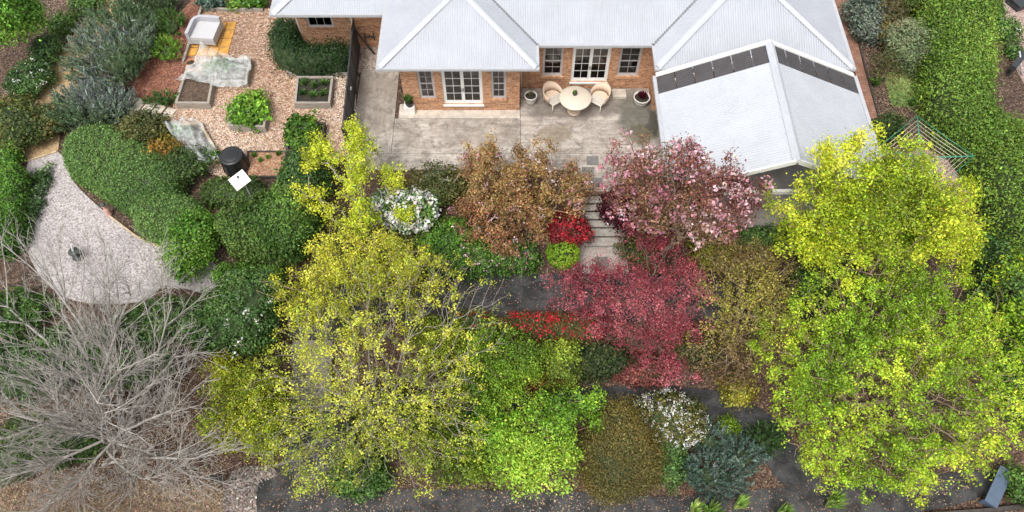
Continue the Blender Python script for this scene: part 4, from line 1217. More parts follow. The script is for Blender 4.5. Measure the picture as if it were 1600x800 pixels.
def bare_tree(name, label, base_uv, targets, bark, tip, rmax):
    """leafless tree: straight limbs, then side branches, then long fine twigs that cross each other"""
    b = P(base_uv[0], base_uv[1], ZLOW - .03); gz = float(zg(b.x, b.y))
    N = [np.array([b.x, b.y, gz - .05])]; Pa = [-1]
    up = np.array([0, 0, 1.])
    def branch(i, d, ln, seg, bend):
        ids = []; d = d / np.linalg.norm(d)
        for _ in range(seg):
            d = d + up * bend * rng.uniform(.3, 1.2) + rng.normal(0, .055, 3); d /= np.linalg.norm(d)
            N.append(N[i] + d * ln / seg); Pa.append(i); i = len(N) - 1; ids.append((i, d))
        return ids
    def side(d, a0, a1):
        q = unit(np.cross(d, rdir(1)[0])); a = R(rng.uniform(a0, a1))
        return d * math.cos(a) + q * math.sin(a) + up * .12
    for (u, v, z) in targets:
        t = np.array(P(u, v, z)); off = rng.normal(0, .45, 3) * np.array([1, 1, 0])
        N.append(N[0] + off + up * rng.uniform(.25, .8)); Pa.append(0); st = len(N) - 1
        dv = t - N[st]; ln = float(np.linalg.norm(dv))
        main = branch(st, dv, ln, 7, .015)
        for k in range(15):
            i, d = main[min(6, int(rng.uniform(.8, 7)))]
            sec = branch(i, side(d, 18, 58), ln * rng.uniform(.28, .55), 4, .05)
            for q in range(9):
                i2, d2 = sec[int(rng.integers(0, 4))]
                tw = branch(i2, side(d2, 12, 50), rng.uniform(.35, .95), 3, .04)
                for s in range(int(rng.integers(1, 4))):
                    i3, d3 = tw[int(rng.integers(0, 3))]
                    branch(i3, side(d3, 15, 55), rng.uniform(.15, .45), 2, .02)
    N = np.array(N); Pa = np.array(Pa); m = len(N)
    N[:, 2] = np.maximum(N[:, 2], zg(N[:, 0], N[:, 1]) + .05); N[0, 2] = gz - .05
    acc = np.zeros(m); kids = np.zeros(m, int)
    for i in range(m - 1, -1, -1):
        if kids[i] == 0: acc[i] = tip ** 2.35
        if Pa[i] >= 0: acc[Pa[i]] += acc[i]; kids[Pa[i]] += 1
    rad = np.minimum(acc ** (1 / 2.35), rmax)
    root = thing(name, label, 'tree', (b.x, b.y, gz))
    me = tubes(N, Pa, rad, root.location); me.materials.append(M[bark]); add('trunk', me, root)
    return root
def dome_dirs(n, zmin=-.55):
    d = rdir(int(n * 2)); return d[d[:, 2] > zmin][:n]
def shrub(name, label, u, v, h, rx, ry, pal, L=.10, Wd=.06, dens=950, lump=.14, lf=2.6, fl=None, core=True, axial=.35, cat='shrub', group=None, sq=1.0, depth=.10, clus=.085, face=.8, zfrac=.55, inner='core'):
    """rounded shrub: leaves through the outer layer of a lumpy dome, dark growth inside"""
    g0 = G(u, v, h * zfrac); gz = float(zg(g0.x, g0.y))
    c, r = ell(u, v, gz + h * .5, rx, ry, h * .5)
    root = thing(name, label, cat, (c[0], c[1], float(zg(c[0], c[1]))), group=group)
    area = 4 * math.pi * ((r[0] * r[1]) ** 1.6 / 3 + (r[0] * r[2]) ** 1.6 / 3 + (r[1] * r[2]) ** 1.6 / 3) ** (1 / 1.6)
    n = int(area * dens * 1.0)
    lp, lp2 = Lump(lf), Lump(lf * 2.6)
    def shape(d):
        q = (np.abs(d) ** (2 / sq)).sum(1) ** (-sq / 2) if sq != 1.0 else np.ones(len(d))
        return q * (1 + lump * lp(d) + lump * .6 * lp2(d))
    # leaves sit in small tufts that stand proud or lie back
    nc = max(12, n // 16)
    dc = dome_dirs(nc)
    pr = 1 + np.clip(rng.normal(-.02, clus * .9, len(dc)), -.3, .16) / max(.35, r.mean())
    ctr = c + dc * r * (shape(dc) * pr)[:, None]
    idx = rng.integers(0, len(dc), n)
    d = dc[idx]
    pos = ctr[idx] + rng.normal(0, clus, (n, 3)) * np.array([1, 1, .8]) - d * np.minimum(rng.exponential(depth * .5, n), .3)[:, None]
    pos[:, 2] = np.maximum(pos[:, 2], zg(pos[:, 0], pos[:, 1]) + .03)
    out = unit(unit(d / r) + (pos - ctr[idx]) / clus * .35)
    leaf_obj('foliage', leaf_cards(pos, out, L, Wd, axial, face=face), np.clip(tints(ctr[idx], pal, 1.2 / max(.3, r.mean()) + .8) * np.exp(rng.normal(0, .18, (len(ctr), 1)))[idx], 0, .85), root, root.location)
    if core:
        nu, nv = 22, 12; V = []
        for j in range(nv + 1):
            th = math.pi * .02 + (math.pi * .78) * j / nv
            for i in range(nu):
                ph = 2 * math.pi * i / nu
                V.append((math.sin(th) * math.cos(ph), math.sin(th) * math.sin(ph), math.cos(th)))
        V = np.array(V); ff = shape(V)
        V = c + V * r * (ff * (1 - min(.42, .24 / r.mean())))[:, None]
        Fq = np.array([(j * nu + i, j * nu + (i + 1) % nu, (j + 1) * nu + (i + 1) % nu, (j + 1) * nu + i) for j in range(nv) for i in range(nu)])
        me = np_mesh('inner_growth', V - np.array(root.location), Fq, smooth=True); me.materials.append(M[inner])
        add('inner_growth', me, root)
    if fl:
        fpal, cnt, per, fs, fr = fl[:5]
        d = dome_dirs(int(cnt * 3), .0); d = d[np.argsort(-(Lump(2.0)(d) + rng.normal(0, .5, len(d))))][:cnt] if len(fl) < 6 else d[:cnt]
        ctr = c + d * r * (shape(d) * 1.03)[:, None]
        off = rng.normal(0, fr, (cnt * per, 3)); pos = np.repeat(ctr, per, 0) + off
        o2 = unit(off + np.repeat(d, per, 0) * fr * 1.5)
        leaf_obj('flowers', leaf_cards(pos, o2, fs, fs * .8, .1), tints(pos, fpal, 3, .12), root, root.location)['kind'] = 'stuff'
    return root
def hedge(name, label, px, w, h, pal, L=.085, Wd=.05, dens=1150, lump=.05, group=None, fl=None, ends=True, rough=.03, lift=.55, cat='hedge', z=None):
    """clipped hedge swept along a line of photo pixels (taken at 0.55 of its height)"""
    pts = [np.array(G(u, v, h * lift)) if z is None else np.array(P(u, v, z + h * lift)) for u, v in px]
    pts = np.array([list(p) for p in smooth_poly([Vector((p[0], p[1], 0)) for p in pts], 8, False)])
    seg = np.r_[0, np.cumsum(np.linalg.norm(np.diff(pts, axis=0), axis=1))]; LT = seg[-1]
    def at(s):
        return np.c_[np.interp(s, seg, pts[:, 0]), np.interp(s, seg, pts[:, 1])]
    def surf(s, a, sc=1.0):
        """s along, a around the profile: 0 ground left .. 1 ground right"""
        p = at(s); e = .02
        tg = at(np.clip(s + e, 0, LT)) - at(np.clip(s - e, 0, LT)); tg /= np.maximum(np.linalg.norm(tg, axis=1, keepdims=True), 1e-9)
        nr_ = np.c_[-tg[:, 1], tg[:, 0]]
        th = np.pi * a
        cx, cz_ = np.cos(th), np.sin(th)
        q = (np.abs(cx) ** 3.2 + np.abs(cz_) ** 3.2) ** (-1 / 3.2)
        en = np.minimum(s, LT - s); r_end = w / 2
        tap = np.sqrt(np.clip(1 - (1 - np.clip(en / r_end, 0, 1)) ** 2, 0.02, 1)) if ends else np.ones_like(s)
        hz = np.minimum(1, .75 + .25 * tap)
        base3 = np.c_[p, np.zeros(len(p))]
        lm = 1 + lump * LU(np.c_[p, a * 3])
        xy = p + nr_ * (cx * q * w / 2 * tap * lm * sc)[:, None]
        gz = zg(p[:, 0], p[:, 1])
        zz = gz + np.maximum(.0, cz_ * q * h * hz * lm * (sc if True else 1))
        nout = np.c_[nr_ * (cx * np.abs(cx))[:, None], (cz_ * np.abs(cz_)) + .05]
        return np.c_[xy, zz], unit(nout)
    LU = Lump(1.6)
    c = pts.mean(0); root = thing(name, label, cat, (c[0], c[1], float(zg(c[0], c[1]))), group=group)
    per = w * .9 + 2 * h * .9
    n = int(LT * per * dens)
    nc = n // 12
    s = rng.uniform(0, LT, nc); a = np.clip(rng.uniform(-.02, 1.02, nc), 0.01, .99)
    cc, co_ = surf(s, a)
    cc = cc + co_ * rng.normal(0, rough * 1.2, (nc, 1))
    idx = rng.integers(0, nc, n); out = co_[idx]
    off = rng.normal(0, rough + .035, (n, 3))
    pos = cc[idx] + off - out * np.minimum(rng.exponential(.04, n), .2)[:, None]
    out = unit(out + off * 6)
    leaf_obj('foliage', leaf_cards(pos, out, L, Wd, .4, face=.8), tints(cc[idx], pal, 1.1), root, root.location)
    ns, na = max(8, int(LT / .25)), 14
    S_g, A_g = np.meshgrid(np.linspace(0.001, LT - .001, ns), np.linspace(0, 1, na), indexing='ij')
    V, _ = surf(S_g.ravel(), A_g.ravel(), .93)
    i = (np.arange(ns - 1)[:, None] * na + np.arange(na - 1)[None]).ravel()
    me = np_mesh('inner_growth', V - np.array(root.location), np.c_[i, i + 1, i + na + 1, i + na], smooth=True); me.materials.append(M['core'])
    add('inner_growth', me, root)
    if fl:
        fpal, cnt, perf, fs, fr = fl
        s = rng.uniform(0, LT, cnt); a = rng.uniform(.1, .9, cnt)
        ctr, o = surf(s, a, 1.02)
        off = rng.normal(0, fr, (cnt * perf, 3)); pp = np.repeat(ctr, perf, 0) + off
        leaf_obj('flowers', leaf_cards(pp, unit(off + np.repeat(o, perf, 0) * fr), fs, fs * .8, .1), tints(pp, fpal, 3, .12), root, root.location)['kind'] = 'stuff'
    return root
def tuft(name, label, u, v, h, r, n, pal, Wd=.03, cat='plant', group=None, lean=.8, at=None, gz=None, flat=False):
    """fan of long blades from one foot"""
    p = np.array(at if at is not None else G(u, v, h * .4))
    gz = float(zg(p[0], p[1])) if gz is None else gz
    a = rng.uniform(0, 6.283, n); q = rng.uniform(0, 1, n) ** .6 * lean
    d = unit(np.c_[np.cos(a) * q, np.sin(a) * q, np.sqrt(1.05 - np.minimum(q, 1) ** 2)])
    ln = rng.uniform(.6, 1.1, n)
    tip = np.c_[d[:, 0] * r * ln, d[:, 1] * r * ln, d[:, 2] * h * ln]
    b = np.c_[d[:, :2] * .06, np.zeros(n)]
    mid = b * .45 + tip * .55 + np.c_[np.zeros((n, 2)), .10 * h * np.ones(n)]
    sd = unit(np.cross(d, rdir(n))) * Wd * .5
    V = np.stack([b, mid + sd, tip, mid - sd], 1)
    root = thing(name, label, cat, (p[0], p[1], gz), group=group)
    leaf_obj('foliage', V, tints(tip, pal, 3), root, (0, 0, 0))
    return root
def spiky(name, label, u, v, h, rx, ry, pal, n, bl=.32, Wd=.035, group=None, cat='shrub', up=.8):
    """upright spears packed over a dome"""
    g0 = G(u, v, h * .5); gz = float(zg(g0.x, g0.y))
    c, r = ell(u, v, gz + h * .45, rx, ry, h * .5)
    root = thing(name, label, cat, (c[0], c[1], float(zg(c[0], c[1]))), group=group)
    ns = int(n / 22); lp = Lump(2.5)
    d = dome_dirs(ns, -.25); f = (1 + .2 * lp(d)) * rng.uniform(.72, 1.05, ns)
    foot = c + d * r * f[:, None] * np.array([1, 1, .8])
    ax = unit(d * .7 + np.array([0, 0, up]) + rng.normal(0, .15, (ns, 3)))
    idx = np.repeat(np.arange(ns), 22); t = rng.uniform(0, 1, len(idx))[:, None]
    pos = foot[idx] + ax[idx] * t * bl * 1.3
    out = unit(ax[idx] * .9 + rdir(len(idx)) * .75)
    pos[:, 2] = np.maximum(pos[:, 2], zg(pos[:, 0], pos[:, 1]) + .03)
    col = tints(foot[idx], pal, 2.0)
    leaf_obj('foliage', leaf_cards(pos, out, bl * .5, Wd, .9, face=.5), col, root, root.location)
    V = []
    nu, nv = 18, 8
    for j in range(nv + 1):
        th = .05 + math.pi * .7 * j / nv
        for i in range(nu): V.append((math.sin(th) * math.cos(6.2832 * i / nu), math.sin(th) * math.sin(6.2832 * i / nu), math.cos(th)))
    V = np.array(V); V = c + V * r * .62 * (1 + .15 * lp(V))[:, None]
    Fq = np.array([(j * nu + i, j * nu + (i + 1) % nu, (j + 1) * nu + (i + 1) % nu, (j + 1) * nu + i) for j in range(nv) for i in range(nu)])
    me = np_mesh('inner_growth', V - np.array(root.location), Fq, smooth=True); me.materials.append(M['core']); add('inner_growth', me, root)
    return root

# palettes, linear base colours
DK = [(.048, .100, .028), (.080, .160, .040), (.135, .235, .060)]
MD = [(.065, .135, .028), (.100, .200, .040), (.155, .270, .060)]
BR = [(.080, .190, .022), (.130, .280, .035), (.210, .360, .050)]
LIME = [(.26, .33, .025), (.44, .49, .030), (.60, .62, .045)]
YEL = [(.25, .345, .025), (.45, .555, .03), (.61, .66, .05)]
YG = [(.20, .335, .026), (.36, .54, .032), (.53, .665, .055)]
OLV = [(.070, .085, .025), (.120, .125, .035), (.190, .175, .055)]
BRN = [(.13, .075, .035), (.22, .12, .050), (.30, .17, .065)]
RUST = [(.15, .115, .045), (.32, .155, .075), (.48, .21, .12), (.25, .21, .06), (.40, .24, .10)]
MAPLE = [(.20, .035, .050), (.38, .075, .10), (.58, .19, .21)]
BURG = [(.055, .008, .016), (.10, .012, .026), (.17, .022, .045)]
REDF = [(.42, .008, .018), (.60, .015, .035), (.72, .04, .07)]
WHT = [(.70, .69, .62), (.80, .79, .74), (.86, .85, .82)]
PNK = [(.46, .18, .24), (.64, .36, .40), (.80, .64, .65)]
GRY = [(.12, .16, .12), (.20, .245, .19), (.30, .34, .27)]
BLU = [(.055, .105, .075), (.09, .15, .11), (.15, .21, .17)]
ROS = [(.075, .135, .055), (.125, .20, .09), (.18, .25, .14), (.23, .27, .24)]
CLIP = [(.095, .18, .045), (.14, .25, .062), (.20, .32, .085)]

# ---------------- trees
bare_tree('bare_tree', 'leafless many-branched tree filling the bottom left corner', (195, 690), [(20, 470, .9), (90, 440, 1.2), (150, 470, 1.5), (220, 470, 1.3), (290, 490, .9), (40, 560, .9), (110, 560, 1.9), (200, 560, 2.0), (290, 570, .8), (10, 650, .3), (80, 660, 1.0), (300, 640, .1), (250, 660, 1.2), (30, 740, -.6), (110, 760, -.5), (200, 760, -.3), (290, 730, -.7), (160, 640, 2.4)], 'bark_pale', .0047, .055)
tree('spring_tree', 'broad yellow-green spring tree at bottom right with brown twigs showing', [(1385, 595, 1.0, 190, 185, 2.2), (1360, 460, 1.8, 130, 85, 1.4), (1470, 490, 1.5, 100, 80, 1.3), (1250, 560, .4, 78, 110, 1.4), (1490, 610, .6, 100, 105, 1.5), (1350, 715, -.2, 115, 72, 1.3)], 2100, YG, 50, .085, .05, .10, 'bark_tan', .0085, .5, .3, .30, .26, bare=.42)
tree('golden_tree', 'dense golden yellow tree in front of the pergola', [(1385, 345, 0, 120, 85, 1.6, 11.8), (1285, 325, 0, 68, 65, 1.1, 12.3), (1450, 335, 0, 82, 68, 1.3, 12.4), (1258, 375, 0, 44, 42, .8, 11.9), (1380, 275, 0, 72, 45, .9, 12.6), (1290, 248, 0, 22, 42, .9, 12.8), (1340, 238, 0, 26, 34, .8, 12.8), (1495, 370, 0, 36, 54, .9, 12.0)], 900, YEL, 78, .09, .05, .125, 'bark_tan', .009, .45, .3, .38, .32, bare=.1)
tree('sparse_yellow_tree', 'sparse yellow-green tree with grey radiating branches left of centre', [(575, 590, .9, 150, 190, 2.4), (520, 690, -.2, 90, 95, 1.3), (660, 650, .1, 100, 120, 1.6)], 1900, [(.30, .36, .05), (.48, .53, .05), (.64, .66, .08)], 24, .075, .043, .09, 'bark_grey', .0060, .62, .32, .36, .34, minz=-.5, rmax=.085, bare=.42)
tree('yellow_crown_tree', 'upright yellow-leaved tree just behind the sparse grey-branched tree', [(558, 440, 1.2, 108, 68, 1.5), (620, 425, .8, 50, 50, 1.0), (480, 470, .5, 48, 55, 1.0), (520, 395, 1.5, 40, 30, .8), (590, 385, 1.5, 40, 25, .7)], 640, [(.34, .37, .04), (.54, .56, .045), (.68, .67, .07)], 40, .08, .045, .105, 'bark_tan', .0085, .5, .3, .42, .5, bare=.25)
tree('young_golden_tree', 'young golden tree with open arms beside the patio corner', [(558, 262, 2.0, 28, 62, .7), (500, 240, 1.9, 30, 34, .5), (482, 305, 1.3, 32, 18, .4), (560, 348, 1.0, 42, 28, .5), (612, 280, 1.2, 20, 30, .4), (556, 208, 2.6, 18, 24, .5), (515, 330, 1.0, 26, 14, .3), (630, 335, .7, 20, 22, .4)], 300, [(.26, .36, .025), (.46, .57, .03), (.62, .68, .05)], 56, .08, .045, .11, 'bark_grey', .010, .4, .35, .5, .25, base=tuple(P(588, 392, -.8)[:2]), bare=.12)
tree('bronze_tree', 'bronze-brown upright leafy tree left of the garden steps', [(800, 320, .7, 66, 66, 1.1), (745, 275, 1.3, 32, 58, .9), (766, 245, 2.0, 15, 42, .9), (818, 258, 1.8, 15, 40, .8), (850, 262, 1.7, 20, 46, .9), (793, 290, 1.4, 24, 46, .9), (898, 300, .7, 34, 46, .8), (735, 330, .4, 28, 46, .8), (850, 325, .5, 45, 36, .7), (780, 378, -.2, 46, 30, .6)], 560, RUST, 66, .09, .046, .115, 'bark_tan', .009, .5, .25, .45, .3, flowers=(PNK, .18, 11, .075, .07), bare=.2)
tree('blossom_tree', 'pink and white blossoming tree right of the garden steps', [(1060, 305, 0, 90, 70, 1.2, 12.7), (1135, 295, 0, 48, 48, .9, 12.6), (1005, 268, 0, 46, 36, .7, 13.4), (1080, 250, 0, 42, 32, .6, 12.9), (1120, 350, 0, 60, 42, .8, 12.2), (1030, 335, 0, 36, 26, .6, 12.5), (1075, 225, 0, 16, 18, .5, 12.9)], 540, [(.15, .055, .045), (.29, .11, .085), (.22, .14, .07)], 42, .085, .046, .12, 'bark_dark', .009, .45, .25, .46, .48, flowers=(PNK, .42, 15, .095, .07), bare=.15)
tree('red_leaved_tree', 'wide red-leaved tree spreading over the black path', [(1005, 460, .5, 100, 85, 1.0), (1030, 380, 1.0, 60, 42, .7), (930, 455, .1, 58, 52, .7), (1045, 520, -.1, 66, 60, .7), (960, 510, -.3, 66, 36, .5), (1065, 425, .5, 40, 45, .6), (1050, 575, -.9, 48, 28, .5), (895, 440, 0, 30, 24, .4), (945, 428, .1, 42, 16, .35)], 660, MAPLE, 66, .075, .035, .125, 'bark_dark', .0075, .45, .28, .42, .45, flat=.35, bare=.4)
tree('olive_twiggy_tree', 'thin twiggy olive-brown tree between red-leaved tree and big spring tree', [(1170, 470, .5, 88, 90, 1.4), (1180, 410, 1.0, 80, 35, .9), (1140, 560, -.5, 62, 65, 1.0)], 720, [(.16, .10, .05), (.24, .17, .07), (.30, .27, .06), (.44, .40, .06)], 18, .08, .045, .11, 'bark_tan', .0085, .55, .25, .4, .28)
tree('corner_tree', 'glossy green leafy tree in the top left corner', [(16, 18, 2.0, 44, 42, 1.2)], 220, BR, 60, .12, .065, .17, 'bark_tan', .01, .45, .3, .4, .25)
tree('edge_tree', 'dark green tree at the right edge beside the spring tree', [(1588, 480, .2, 40, 85, 1.6)], 220, DK, 44, .12, .06, .19, 'bark_dark', .01, .45, .3, .4, .25)
tree('edge_tree', 'yellow-green leafy tree at the right edge below the big hedge', [(1590, 425, .9, 36, 32, .9), (1600, 520, 1.0, 26, 60, .9)], 130, YG, 34, .12, .06, .17, 'bark_tan', .01, .45, .3, .4, .25)
# ---------------- loose open shrubs, grown like small trees
LOOSE = [
 ('lime green loose shrub below the red-flowering hedge', [(760, 545, -.3, 52, 42, .7), (810, 575, -.5, 50, 45, .7), (740, 600, -.6, 50, 42, .7), (785, 625, -.8, 48, 34, .6)], 330, [(.12, .22, .025), (.23, .38, .03), (.38, .52, .05)], 60, .08, .046, .12),
 ('fresh green leafy shrub above the bottom path', [(800, 690, -.9, 55, 55, .8), (865, 655, -.8, 55, 45, .7), (910, 630, -.9, 42, 28, .5), (860, 715, -1.1, 60, 48, .7), (815, 745, -1.3, 42, 30, .5), (760, 670, -1.0, 34, 42, .6)], 330, [(.11, .23, .025), (.21, .41, .035), (.38, .57, .065)], 62, .10, .056, .13),
 ('yellow-tipped green shrub beside the bare tree', [(385, 600, -.3, 62, 45, .8), (365, 655, -.7, 55, 50, .8), (415, 670, -.7, 42, 55, .8), (350, 570, -.3, 28, 28, .5)], 380, [(.08, .14, .025), (.22, .29, .03), (.50, .54, .035)], 66, .075, .042, .12),
 ('lime shrub left of the red-flowering hedge under the sparse tree', [(690, 540, -.6, 44, 38, .6), (655, 510, -.5, 30, 26, .5)], 130, [(.14, .20, .02), (.27, .35, .03), (.42, .48, .045)], 52, .08, .045, .12),
 ('green shrub between the sparse tree and the fresh green shrub', [(705, 690, -1.2, 50, 50, .7), (740, 735, -1.5, 30, 26, .4)], 170, [(.09, .16, .02), (.18, .28, .03), (.34, .42, .045)], 56, .09, .05, .12)]
for lab, es, n, pal, lpt, L_, W_, cr_ in LOOSE:
    tree('leafy_shrub', lab, es, n, pal, lpt, L_, W_, cr_, 'bark_tan', .007, .5, .15, .5, .35, cat='shrub', stems=5, bare=.1)
# ---------------- hedges
hedge('clipped_hedge', 'big clipped green hedge curving along the gravel court, upper lobe', [(112, 222), (160, 240), (215, 275), (268, 312)], 2.5, 1.15, CLIP, L=.07, Wd=.038, dens=1700, lump=.03, rough=.018)
hedge('clipped_hedge', 'lower lobe of the big clipped hedge, beside the bright green shrub', [(212, 330), (258, 336), (314, 345)], 1.8, 1.05, CLIP, L=.07, Wd=.038, dens=1700, lump=.03, rough=.018)
hedge('clipped_hedge', 'narrow bright green hedge at the left edge of the gravel court', [(22, 262), (16, 320), (4, 392)], .95, 1.0, BR)
hedge('clipped_hedge', 'low olive-green hedge in front of the tilted white sign', [(318, 296), (365, 298), (412, 300)], 1.15, .5, [(.05, .10, .02), (.085, .15, .03), (.12, .19, .04)])
hedge('clipped_hedge', 'tall dark clipped hedge left of the yellow trees', [(345, 358), (400, 362), (450, 352), (478, 340)], 2.1, 1.5, [(.055, .115, .024), (.10, .185, .036), (.17, .27, .055)], lump=.14, rough=.05)
hedge('clipped_hedge', 'low bright green hedge strip below the tall dark hedge', [(335, 436), (385, 432), (440, 426)], .8, .6, BR)
hedge('clipped_hedge', 'dark glossy hedge wrapped round the brick corner by the chip yard', [(446, 42), (449, 80), (480, 92), (546, 86)], 1.0, .85, [(.020, .055, .014), (.038, .09, .02), (.075, .15, .034)], z=0, lump=.22, rough=.07)
hedge('clipped_hedge', 'massive leafy hedge down the right side beyond the clothes line', [(1476, -60), (1486, 20), (1506, 130), (1538, 205), (1588, 290), (1650, 390)], 2.2, 1.7, [(.12, .21, .03), (.18, .30, .042), (.27, .40, .065)], L=.10, Wd=.055, dens=1150, lump=.22, rough=.10)
hedge('flower_border', 'green flower border along the upper black path', [(660, 408), (720, 402), (780, 398), (838, 402)], 1.1, .95, [(.04, .10, .02), (.09, .20, .03), (.17, .31, .05)], L=.10, Wd=.055, dens=950, lump=.28, rough=.09, fl=(PNK, 75, 11, .08, .065))
hedge('flowering_hedge', 'low red-flowering hedge below the black path', [(780, 512), (860, 509), (940, 512)], .9, .75, [(.06, .07, .02), (.11, .10, .03), (.16, .10, .04)], dens=900, lump=.12, rough=.05, fl=(REDF, 150, 14, .065, .07), cat='hedge')
hedge('flowering_hedge', 'sparsely flowering hedge end beside the yellow trees', [(700, 512), (740, 511), (778, 511)], .8, .7, [(.06, .09, .02), (.11, .14, .03), (.16, .15, .04)], dens=900, lump=.15, rough=.05, fl=(REDF, 14, 12, .065, .06), cat='hedge')
